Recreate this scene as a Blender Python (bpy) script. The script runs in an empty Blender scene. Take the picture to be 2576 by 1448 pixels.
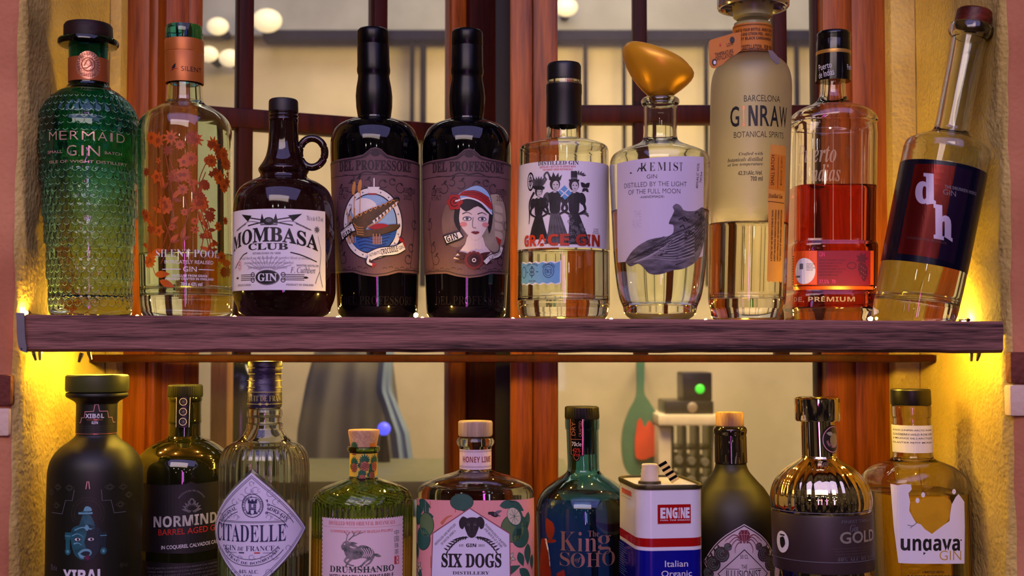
import bpy, bmesh, math, random
from mathutils import Vector, Matrix
from mathutils.geometry import tessellate_polygon
random.seed(7)
S = bpy.context.scene
COL = S.collection
PI = math.pi
# ------------------------------------------------------------------ camera
F = 3250.0                                   # focal length in pixels of the 2576x1448 frame
PITCH = math.atan2(146, F)
CZ = -0.030
cam_d = bpy.data.cameras.new('camera')
cam_d.sensor_width = 36.0
cam_d.lens = 36.0 * F / 2576.0
cam_d.clip_start = 0.01
cam_d.dof.use_dof = True
cam_d.dof.focus_distance = 1.40
cam_d.dof.aperture_fstop = 6.5
cam = bpy.data.objects.new('camera', cam_d)
COL.objects.link(cam)
cam.location = (0, 0, CZ)
cam.rotation_euler = (PI / 2 + PITCH, 0, 0)
S.camera = cam
# ------------------------------------------------------------------ world, lights, exposure
S.view_settings.view_transform = 'Standard'
S.view_settings.look = 'None'
S.view_settings.exposure = 0.0
S.view_settings.gamma = 1.0
S.view_settings.use_curve_mapping = False
S.cycles.max_bounces = 16
S.cycles.transmission_bounces = 14
S.cycles.glossy_bounces = 5
S.cycles.diffuse_bounces = 3
S.cycles.transparent_max_bounces = 12
S.cycles.caustics_reflective = False
S.cycles.caustics_refractive = False
S.cycles.sample_clamp_indirect = 3.0
S.cycles.use_denoising = True
W = bpy.data.worlds.new('dim_bar')
S.world = W
W.use_nodes = True
# the dim bar around the camera: dark air, with made-up warm and violet dots for sparkle
_nt = W.node_tree; _bg = _nt.nodes['Background']
_tc = _nt.nodes.new('ShaderNodeTexCoord')
_vo = _nt.nodes.new('ShaderNodeTexVoronoi'); _vo.inputs['Scale'].default_value = 6.5
_nt.links.new(_tc.outputs['Generated'], _vo.inputs['Vector'])
_lt = _nt.nodes.new('ShaderNodeMath'); _lt.operation = 'LESS_THAN'; _lt.inputs[1].default_value = 0.10
_nt.links.new(_vo.outputs['Distance'], _lt.inputs[0])
_nz = _nt.nodes.new('ShaderNodeTexNoise'); _nz.inputs['Scale'].default_value = 2.2; _nz.inputs['Detail'].default_value = 3
_nt.links.new(_tc.outputs['Generated'], _nz.inputs['Vector'])
_cr = _nt.nodes.new('ShaderNodeValToRGB'); _cr.color_ramp.elements[0].position = .42; _cr.color_ramp.elements[1].position = .68
_cr.color_ramp.elements[0].color = (0.006, 0.004, 0.007, 1); _cr.color_ramp.elements[1].color = (0.10, 0.07, 0.05, 1)
_nt.links.new(_nz.outputs[0], _cr.inputs[0])
_hs = _nt.nodes.new('ShaderNodeMix'); _hs.data_type = 'RGBA'; _hs.inputs[6].default_value = (1.6, 1.1, .55, 1); _hs.inputs[7].default_value = (.7, .5, 1.5, 1)
_sx = _nt.nodes.new('ShaderNodeSeparateColor'); _nt.links.new(_vo.outputs['Color'], _sx.inputs[0]); _nt.links.new(_sx.outputs[0], _hs.inputs[0])
_ad = _nt.nodes.new('ShaderNodeMix'); _ad.data_type = 'RGBA'
_nt.links.new(_lt.outputs[0], _ad.inputs[0]); _nt.links.new(_cr.outputs[0], _ad.inputs[6]); _nt.links.new(_hs.outputs[2], _ad.inputs[7])
_nt.links.new(_ad.outputs[2], _bg.inputs[0]); _bg.inputs[1].default_value = 1.0

def area(name, loc, target, sx, sy, col, power):
    d = bpy.data.lights.new(name, 'AREA')
    d.shape = 'RECTANGLE'; d.size = sx; d.size_y = sy; d.color = col; d.energy = power
    o = bpy.data.objects.new(name, d); COL.objects.link(o)
    o.location = loc
    o.rotation_euler = (Vector(target) - Vector(loc)).to_track_quat('-Z', 'Y').to_euler()
    return o

def bulb(name, loc, r, col, power):
    d = bpy.data.lights.new(name, 'POINT')
    d.shadow_soft_size = r; d.color = col; d.energy = power
    o = bpy.data.objects.new(name, d); COL.objects.link(o); o.location = loc
    return o
area('ceiling_light', (0.10, -1.0, 2.5), (0, 1.35, -0.05), 4.4, 2.8, (0.46, 0.40, 1.0), 70)
area('warm_front_fill', (-0.3, -1.2, 1.35), (0.0, 1.35, 0.0), 2.2, 0.8, (1.0, 0.76, 0.70), 30)  # added warm fill panel, balances the blue ceiling light on the labels
area('neon_tube', (0.02, -0.75, -0.12), (0.0, 1.35, -0.05), 0.035, 0.75, (1.0, 0.10, 0.85), 2.6)
area('neon_tube', (0.16, -0.9, -0.12), (0.1, 1.35, -0.05), 0.02, 0.6, (0.45, 0.65, 1.0), 1.2)
for i, (x, y, z, c) in enumerate([(-0.75, -0.6, 0.50, (1, .9, .75)), (-0.35, -1.1, 0.62, (1, .95, .85)), (0.30, -1.2, 0.60, (.8, .9, 1)),
                                  (0.75, -0.7, 0.42, (1, .85, .7)), (0.55, -1.2, 0.25, (1, .9, .8)), (-0.6, -1.3, 0.22, (1, .8, .6)), (0.05, -1.3, 0.42, (1, 1, 1))]):
    bulb('pendant_bulb', (x, y, z), 0.022, c, 0.9)
area('back_room_light', (0.0, 2.55, 1.35), (0.0, 3.4, 0.1), 1.6, 0.6, (1.0, 0.95, 0.84), 9)
area('back_room_light', (0.3, 2.2, 0.7), (0.45, 3.4, -0.45), 0.8, 0.4, (1.0, 0.75, 0.36), 22)

# ------------------------------------------------------------------ projection helpers
_cp, _sp = math.cos(PITCH), math.sin(PITCH)
def ray(px, py):
    u = (px - 1288.0) / F; v = (724.0 - py) / F
    return Vector((u, _cp - v * _sp, _sp + v * _cp))
def P(px, py, Y):
    d = ray(px, py)
    return Vector((0, 0, CZ)) + d * (Y / d.y)
def depth(py, Y):
    return Y / ray(1288, py).y
def px2m(hw, py, Y):
    return hw * depth(py, Y) / F

# ------------------------------------------------------------------ materials
def lin(c):
    return tuple((x / 12.92 if x <= 0.04045 else ((x + 0.055) / 1.055) ** 2.4) for x in [k / 255.0 for k in c]) + (1.0,)
MATS = {}
def new_mat(name):
    m = bpy.data.materials.new(name); m.use_nodes = True
    nt = m.node_tree
    return m, nt, nt.nodes['Principled BSDF']
def M(name, col=None, rough=0.5, metal=0.0, trans=0.0, ior=1.5, var=0.08, scale=40.0, bump=0.0, coat=0.0, stretch=(1, 1, 1), emit=0.0, col2=None, spec=0.5):
    """procedural principled material: noise varies colour and optional bump"""
    if name in MATS: return MATS[name]
    m, nt, b = new_mat(name)
    c = lin(col)
    c2 = lin(col2) if col2 else tuple(max(0, x * (1 - 2.2 * var)) for x in c[:3]) + (1,)
    tc = nt.nodes.new('ShaderNodeTexCoord'); mp = nt.nodes.new('ShaderNodeMapping')
    mp.inputs['Scale'].default_value = stretch
    nz = nt.nodes.new('ShaderNodeTexNoise'); nz.inputs['Scale'].default_value = scale; nz.inputs['Detail'].default_value = 5
    nt.links.new(tc.outputs['Object'], mp.inputs[0]); nt.links.new(mp.outputs[0], nz.inputs[0])
    mx = nt.nodes.new('ShaderNodeMix'); mx.data_type = 'RGBA'
    mx.inputs[6].default_value = c2; mx.inputs[7].default_value = c
    rmp = nt.nodes.new('ShaderNodeMapRange'); rmp.inputs[1].default_value = .3; rmp.inputs[2].default_value = .7
    nt.links.new(nz.outputs[0], rmp.inputs[0]); nt.links.new(rmp.outputs[0], mx.inputs[0])
    nt.links.new(mx.outputs[2], b.inputs['Base Color'])
    b.inputs['Roughness'].default_value = rough; b.inputs['Metallic'].default_value = metal
    b.inputs['Transmission Weight'].default_value = trans; b.inputs['IOR'].default_value = ior
    b.inputs['Coat Weight'].default_value = coat
    b.inputs['Specular IOR Level'].default_value = spec
    if emit:
        b.inputs['Emission Color'].default_value = c; b.inputs['Emission Strength'].default_value = emit
    if bump:
        bp = nt.nodes.new('ShaderNodeBump'); bp.inputs['Strength'].default_value = bump; bp.inputs['Distance'].default_value = 0.002
        nt.links.new(nz.outputs[0], bp.inputs['Height']); nt.links.new(bp.outputs[0], b.inputs['Normal'])
    MATS[name] = m
    return m
def wood(name, dark, light, stretch, rough=0.45, scale=14.0, bump=0.25, coat=0.0, contrast=(.35, .65), spec=.25):
    if name in MATS: return MATS[name]
    m, nt, b = new_mat(name)
    tc = nt.nodes.new('ShaderNodeTexCoord'); mp = nt.nodes.new('ShaderNodeMapping'); mp.inputs['Scale'].default_value = stretch
    n1 = nt.nodes.new('ShaderNodeTexNoise'); n1.inputs['Scale'].default_value = scale; n1.inputs['Detail'].default_value = 8; n1.inputs['Distortion'].default_value = .6
    n2 = nt.nodes.new('ShaderNodeTexNoise'); n2.inputs['Scale'].default_value = 3.0; n2.inputs['Detail'].default_value = 4
    nt.links.new(tc.outputs['Object'], mp.inputs[0]); nt.links.new(mp.outputs[0], n1.inputs[0]); nt.links.new(mp.outputs[0], n2.inputs[0])
    add = nt.nodes.new('ShaderNodeMath'); add.operation = 'MULTIPLY_ADD'; add.inputs[1].default_value = .55
    nt.links.new(n2.outputs[0], add.inputs[0])
    m2 = nt.nodes.new('ShaderNodeMath'); m2.operation = 'MULTIPLY'; m2.inputs[1].default_value = .45
    nt.links.new(n1.outputs[0], m2.inputs[0]); nt.links.new(m2.outputs[0], add.inputs[2])
    r = nt.nodes.new('ShaderNodeValToRGB'); r.color_ramp.elements[0].position = contrast[0]; r.color_ramp.elements[1].position = contrast[1]
    r.color_ramp.elements[0].color = lin(dark); r.color_ramp.elements[1].color = lin(light)
    nt.links.new(add.outputs[0], r.inputs[0]); nt.links.new(r.outputs[0], b.inputs['Base Color'])
    b.inputs['Roughness'].default_value = rough; b.inputs['Coat Weight'].default_value = coat; b.inputs['Coat Roughness'].default_value = .2; b.inputs['Specular IOR Level'].default_value = spec
    bp = nt.nodes.new('ShaderNodeBump'); bp.inputs['Strength'].default_value = bump; bp.inputs['Distance'].default_value = .0015
    nt.links.new(n1.outputs[0], bp.inputs['Height']); nt.links.new(bp.outputs[0], b.inputs['Normal'])
    MATS[name] = m
    return m
def plaster(name, c1, c2, s1=55.0, s2=160.0, strength=0.8, dist=.004):
    if name in MATS: return MATS[name]
    m, nt, b = new_mat(name)
    tc = nt.nodes.new('ShaderNodeTexCoord')
    n0 = nt.nodes.new('ShaderNodeTexNoise'); n0.inputs['Scale'].default_value = 7; n0.inputs['Detail'].default_value = 6
    n1 = nt.nodes.new('ShaderNodeTexNoise'); n1.inputs['Scale'].default_value = s1; n1.inputs['Detail'].default_value = 7; n1.inputs['Roughness'].default_value = .6
    n2 = nt.nodes.new('ShaderNodeTexVoronoi'); n2.inputs['Scale'].default_value = s2; n2.feature = 'SMOOTH_F1'
    for n in (n0, n1, n2): nt.links.new(tc.outputs['Object'], n.inputs['Vector'])
    r = nt.nodes.new('ShaderNodeValToRGB'); r.color_ramp.elements[0].position = .35; r.color_ramp.elements[1].position = .65
    r.color_ramp.elements[0].color = lin(c1); r.color_ramp.elements[1].color = lin(c2)
    nt.links.new(n0.outputs[0], r.inputs[0]); nt.links.new(r.outputs[0], b.inputs['Base Color'])
    ad = nt.nodes.new('ShaderNodeMath'); ad.operation = 'MULTIPLY_ADD'; ad.inputs[1].default_value = .5
    nt.links.new(n2.outputs['Distance'], ad.inputs[0]); nt.links.new(n1.outputs[0], ad.inputs[2])
    bp = nt.nodes.new('ShaderNodeBump'); bp.inputs['Strength'].default_value = strength; bp.inputs['Distance'].default_value = dist
    nt.links.new(ad.outputs[0], bp.inputs['Height']); nt.links.new(bp.outputs[0], b.inputs['Normal'])
    b.inputs['Roughness'].default_value = .85
    MATS[name] = m
    return m
def glass(name, col, rough=0.0, ior=1.5, grad=None, frost=None, clean=None):
    """clear or tinted glass; grad = (z0, z1, colour at z0, colour at z1) in the object's own height; frost = (z0, z1)"""
    if name in MATS: return MATS[name]
    m, nt, b = new_mat(name)
    if clean is None: clean = 1.0
    b.inputs['Base Color'].default_value = lin(col)
    b.inputs['Roughness'].default_value = rough; b.inputs['IOR'].default_value = ior
    b.inputs['Transmission Weight'].default_value = clean
    tc = nt.nodes.new('ShaderNodeTexCoord')
    if grad or frost:
        sx = nt.nodes.new('ShaderNodeSeparateXYZ'); nt.links.new(tc.outputs['Object'], sx.inputs[0])
        nz = nt.nodes.new('ShaderNodeTexNoise'); nz.inputs['Scale'].default_value = 30
        nt.links.new(tc.outputs['Object'], nz.inputs[0])
    if grad:
        mr = nt.nodes.new('ShaderNodeMapRange'); mr.inputs[1].default_value = grad[0]; mr.inputs[2].default_value = grad[1]; mr.interpolation_type = 'SMOOTHSTEP'
        nt.links.new(sx.outputs[2], mr.inputs[0])
        mx = nt.nodes.new('ShaderNodeMix'); mx.data_type = 'RGBA'; mx.inputs[6].default_value = lin(grad[2]); mx.inputs[7].default_value = lin(grad[3])
        nt.links.new(mr.outputs[0], mx.inputs[0]); nt.links.new(mx.outputs[2], b.inputs['Base Color'])
    if frost:
        mr = nt.nodes.new('ShaderNodeMapRange'); mr.inputs[1].default_value = frost[0]; mr.inputs[2].default_value = frost[1]; mr.inputs[4].default_value = frost[2]; mr.interpolation_type = 'SMOOTHSTEP'
        nt.links.new(sx.outputs[2], mr.inputs[0]); nt.links.new(mr.outputs[0], b.inputs['Roughness'])
    if not (grad or frost):
        nz = nt.nodes.new('ShaderNodeTexNoise'); nz.inputs['Scale'].default_value = 18
        nt.links.new(tc.outputs['Object'], nz.inputs[0])
        bp = nt.nodes.new('ShaderNodeBump'); bp.inputs['Strength'].default_value = .05; bp.inputs['Distance'].default_value = .002
        nt.links.new(nz.outputs[0], bp.inputs['Height']); nt.links.new(bp.outputs[0], b.inputs['Normal'])
    MATS[name] = m
    return m
def sheer(name, col, alpha, rough=.3):
    """translucent print or pane: mix of transparent and a coloured surface"""
    if name in MATS: return MATS[name]
    m, nt, b = new_mat(name)
    nz = nt.nodes.new('ShaderNodeTexNoise'); nz.inputs['Scale'].default_value = 50
    mr = nt.nodes.new('ShaderNodeMapRange'); mr.inputs[3].default_value = alpha * .9; mr.inputs[4].default_value = min(1, alpha * 1.1)
    tc = nt.nodes.new('ShaderNodeTexCoord'); nt.links.new(tc.outputs['Object'], nz.inputs[0]); nt.links.new(nz.outputs[0], mr.inputs[0])
    nt.links.new(mr.outputs[0], b.inputs['Alpha'])
    b.inputs['Base Color'].default_value = lin(col); b.inputs['Roughness'].default_value = rough
    MATS[name] = m
    return m

# ------------------------------------------------------------------ object helpers
def empty(name, loc):
    o = bpy.data.objects.new(name, None); COL.objects.link(o); o.location = loc; o.empty_display_size = .02
    return o
def tag(o, label=None, cat=None, group=None, kind=None):
    if label: o['label'] = label
    if cat: o['category'] = cat
    if group: o['group'] = group
    if kind: o['kind'] = kind
    return o
def link_bm(name, bm, mats, parent=None, loc=None, smooth=True, ang=35):
    me = bpy.data.meshes.new(name); bm.to_mesh(me); bm.free()
    for m in (mats if isinstance(mats, (list, tuple)) else [mats]): me.materials.append(m)
    if smooth:
        me.shade_smooth(); me.set_sharp_from_angle(angle=math.radians(ang))
    o = bpy.data.objects.new(name, me); COL.objects.link(o)
    if parent is not None: o.parent = parent
    if loc is not None: o.location = loc
    return o
def bm_box(bm, x0, x1, y0, y1, z0, z1, bev=0.0, mi=0):
    vs = [bm.verts.new((x, y, z)) for z in (z0, z1) for y in (y0, y1) for x in (x0, x1)]
    fs = [bm.faces.new([vs[i] for i in q]) for q in ((0, 2, 3, 1), (4, 5, 7, 6), (0, 1, 5, 4), (2, 6, 7, 3), (0, 4, 6, 2), (1, 3, 7, 5))]
    for f in fs: f.material_index = mi
    if bev:
        es = list({e for f in fs for e in f.edges})
        r = bmesh.ops.bevel(bm, geom=es, offset=bev, segments=2, affect='EDGES', profile=.6)
        for f in r['faces']: f.material_index = mi
    return fs
def bm_tube(bm, pts, rad, seg=10, closed=False):
    n = len(pts); rings = []
    for i, p in enumerate(pts):
        p = Vector(p)
        a = Vector(pts[(i - 1) % n]) if (closed or i > 0) else p
        c = Vector(pts[(i + 1) % n]) if (closed or i < n - 1) else p
        t = (c - a).normalized()
        up = Vector((0, 0, 1)) if abs(t.z) < .95 else Vector((0, 1, 0))
        s = t.cross(up).normalized(); w = s.cross(t)
        r = rad[i] if isinstance(rad, (list, tuple)) else rad
        rings.append([bm.verts.new(p + (s * math.cos(2 * PI * k / seg) + w * math.sin(2 * PI * k / seg)) * r) for k in range(seg)])
    m = n if closed else n - 1
    for i in range(m):
        A, B = rings[i], rings[(i + 1) % n]
        for k in range(seg):
            bm.faces.new((A[k], A[(k + 1) % seg], B[(k + 1) % seg], B[k]))
    if not closed:
        bm.faces.new(rings[0][::-1]); bm.faces.new(rings[-1])
def cat_rom(pts, n=6):
    """smooth a list of 2-tuples (centripetal-ish, clamped so it never overshoots)"""
    if len(pts) < 3: return list(pts)
    out = []
    for i in range(len(pts) - 1):
        p0 = pts[max(0, i - 1)]; p1 = pts[i]; p2 = pts[i + 1]; p3 = pts[min(len(pts) - 1, i + 2)]
        d12 = math.hypot(p2[0] - p1[0], p2[1] - p1[1]) or 1e-9
        d01 = math.hypot(p1[0] - p0[0], p1[1] - p0[1]) or d12; d23 = math.hypot(p3[0] - p2[0], p3[1] - p2[1]) or d12
        for k in range(n):
            t = k / n; h = [0, 0]
            for c in (0, 1):
                m1 = (p2[c] - p0[c]) / (d01 + d12) * d12 if i > 0 else (p2[c] - p1[c])
                m2 = (p3[c] - p1[c]) / (d12 + d23) * d12 if i < len(pts) - 2 else (p2[c] - p1[c])
                h[c] = (2*t**3 - 3*t**2 + 1) * p1[c] + (t**3 - 2*t**2 + t) * m1 + (-2*t**3 + 3*t**2) * p2[c] + (t**3 - t**2) * m2
            out.append(tuple(h))
    out.append(tuple(pts[-1]))
    return out

# ------------------------------------------------------------------ flat artwork wrapped onto bottles
TXT = {}
_fc = bpy.data.curves.new('lettering_source', 'FONT'); _fc.resolution_u = 3
_fo = bpy.data.objects.new('lettering_source', _fc)
def style_map(s, st):
    base = {'sb': (0x1D400, 0x1D41A, 0x1D7CE), 'si': (0x1D434, 0x1D44E, None), 'sbi': (0x1D468, 0x1D482, None), 'ssb': (0x1D5D4, 0x1D5EE, 0x1D7EC),
            'sc': (0x1D4D0, 0x1D4EA, None), 'mono': (0x1D670, 0x1D68A, 0x1D7F6), 'ssi': (0x1D608, 0x1D622, None), 'ssbi': (0x1D63C, 0x1D656, None), 'ds': (0x1D538, 0x1D552, 0x1D7D8)}.get(st)
    if not base: return s
    o = ''
    for ch in s:
        if 'A' <= ch <= 'Z': o += chr(base[0] + ord(ch) - 65)
        elif 'a' <= ch <= 'z':
            c = base[1] + ord(ch) - 97
            o += '\u210E' if c == 0x1D455 else chr(c)
        elif ch.isdigit() and base[2]: o += chr(base[2] + int(ch))
        else: o += ch
    return o
def text_geo(s, st, off):
    k = (s, st, off)
    if k not in TXT:
        _fc.body = style_map(s, st); _fc.offset = off
        me = bpy.data.meshes.new_from_object(_fo)
        vs = [(v.co.x, v.co.y) for v in me.vertices]; fs = [tuple(p.vertices) for p in me.polygons]
        bpy.data.meshes.remove(me)
        TXT[k] = (vs, fs)
    return TXT[k]
class Art:
    def __init__(s): s.items = []; s.mats = []
    def mi(s, m):
        if m not in s.mats: s.mats.append(m)
        return s.mats.index(m)
    def add(s, vs, fs, m, L):
        s.items.append((vs, fs, s.mi(m), L))
    def poly(s, pts, m, L=1):
        tri = tessellate_polygon([[Vector((p[0], p[1], 0)) for p in pts]])
        s.add(list(pts), [tuple(t) for t in tri], m, L)
    def rect(s, x0, x1, y0, y1, m, L=0):
        s.add([(x0, y0), (x1, y0), (x1, y1), (x0, y1)], [(0, 1, 2, 3)], m, L)
    def ell(s, cx, cy, rx, ry=None, m=None, L=1, n=28, rot=0):
        ry = ry or rx; c, q = math.cos(math.radians(rot)), math.sin(math.radians(rot))
        pts = [(cx + rx * math.cos(2*PI*k/n) * c - ry * math.sin(2*PI*k/n) * q, cy + rx * math.cos(2*PI*k/n) * q + ry * math.sin(2*PI*k/n) * c) for k in range(n)]
        s.add(pts, [tuple(range(n))], m, L)
    def ring(s, cx, cy, rx, ry, w, m, L=1, a0=0, a1=360, n=40):
        vs = []; fs = []
        for k in range(n + 1):
            a = math.radians(a0 + (a1 - a0) * k / n)
            vs += [(cx + rx * math.cos(a), cy + ry * math.sin(a)), (cx + (rx - w) * math.cos(a), cy + (ry - w) * math.sin(a))]
            if k: fs.append((2*k-2, 2*k-1, 2*k+1, 2*k))
        s.add(vs, fs, m, L)
    def line(s, pts, w, m, L=1, w1=None):
        vs = []; fs = []; n = len(pts)
        for i, p in enumerate(pts):
            a = pts[max(0, i-1)]; b = pts[min(n-1, i+1)]
            dx, dy = b[0]-a[0], b[1]-a[1]; l = math.hypot(dx, dy) or 1
            ww = w if w1 is None else w + (w1 - w) * i / max(1, n - 1)
            nx, ny = -dy / l * ww / 2, dx / l * ww / 2
            vs += [(p[0]+nx, p[1]+ny), (p[0]-nx, p[1]-ny)]
            if i: fs.append((2*i-2, 2*i-1, 2*i+1, 2*i))
        s.add(vs, fs, m, L)
    def curve(s, pts, w, m, L=1, w1=None, n=5): s.line(cat_rom(pts, n), w, m, L, w1)
    def blob(s, pts, m, L=1, n=4): s.poly(cat_rom(list(pts) + [pts[0]], n)[:-1], m, L)
    def leaf(s, x, y, ang, ln, wd, m, L=1):
        a = math.radians(ang); c, q = math.cos(a), math.sin(a)
        pts = [(t * ln, wd * math.sin(PI * t ** .8)) for t in [k / 7 for k in range(8)]] + [(t * ln, -wd * math.sin(PI * t ** .8)) for t in [k / 7 for k in range(6, 0, -1)]]
        s.poly([(x + px * c - py * q, y + px * q + py * c) for px, py in pts], m, L)
    def flower(s, x, y, r, n, m, mc=None, L=1, wd=.28, rot=0):
        for k in range(n): s.leaf(x, y, rot + 360 * k / n, r, r * wd, m, L)
        if mc: s.ell(x, y, r * .28, None, mc, L + 1, 12)
    def text(s, t, x0, x1, y0, y1, m, st='s', L=1, off=0.0, bend=0.0, rot=0.0, slant=0.0):
        vs, fs = text_geo(t, st, off)
        if not vs: return
        xs = [v[0] for v in vs]; ys = [v[1] for v in vs]
        ax, bx, ay, by = min(xs), max(xs), min(ys), max(ys)
        w, h = x1 - x0, y1 - y0; uc, vc = (x0 + x1) / 2, (y0 + y1) / 2
        c, q = math.cos(math.radians(rot)), math.sin(math.radians(rot))
        out = []
        for x, y in vs:
            a = ((x - ax) / (bx - ax or 1) - .5); b = (.5 - (y - ay) / (by - ay or 1))
            X = a * w; Y = b * h + bend * (4 * a * a) + slant * X
            out.append((uc + X * c - Y * q, vc + X * q + Y * c))
        s.add(out, fs, m, L)
    def arc(s, t, cx, cy, r, a0, a1, h, m, st='s', L=1, off=0.0, inward=False):
        """text on a circle; angles in degrees clockwise from 12 o'clock"""
        vs, fs = text_geo(t, st, off)
        if not vs: return
        xs = [v[0] for v in vs]; ys = [v[1] for v in vs]
        ax, bx, ay, by = min(xs), max(xs), min(ys), max(ys)
        out = []
        for x, y in vs:
            a = math.radians(a0 + (a1 - a0) * (x - ax) / (bx - ax)); k = (y - ay) / (by - ay) * h
            rr = r - k if inward else r + k
            out.append((cx + rr * math.sin(a), cy - rr * math.cos(a)))
        s.add(out, fs, m, L)
    def build(s, name, fn, parent, stepu=9.0, stepv=16.0, base=.00030, lay=.00013, loc=None):
        bm = bmesh.new()
        lo = [1e9, 1e9]; hi = [-1e9, -1e9]
        for vs, fs, mi, L in s.items:
            bv = [bm.verts.new((v[0], v[1], L)) for v in vs]
            for v in vs:
                for c in (0, 1): lo[c] = min(lo[c], v[c]); hi[c] = max(hi[c], v[c])
            for f in fs:
                try: q = bm.faces.new([bv[i] for i in f])
                except ValueError: continue
                q.material_index = mi
        for c, st in ((0, stepu), (1, stepv)):
            if st and hi[c] - lo[c] > st:
                n = int((hi[c] - lo[c]) / st)
                for k in range(1, n + 1):
                    co = [0, 0, 0]; no = [0, 0, 0]; co[c] = lo[c] + k * (hi[c] - lo[c]) / (n + 1); no[c] = 1
                    bmesh.ops.bisect_plane(bm, geom=bm.verts[:] + bm.edges[:] + bm.faces[:], dist=1e-6, plane_co=co, plane_no=no)
        for v in bm.verts:
            v.co = fn(v.co.x, v.co.y, base + lay * v.co.z)
        bmesh.ops.recalc_face_normals(bm, faces=bm.faces[:]) if False else None
        return link_bm(name, bm, s.mats, parent, loc, smooth=False)

# ------------------------------------------------------------------ bottles
SHELF_Y0, SHELF_Y1 = 1.285, 1.500
_pa, _pb = P(62, 791, SHELF_Y0), P(2524, 808, SHELF_Y0)
def shelf_top(x):
    return _pa.z + (_pb.z - _pa.z) * (x - _pa.x) / (_pb.x - _pa.x)
LOW_Z = P(1288, 1640, 1.33).z

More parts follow.
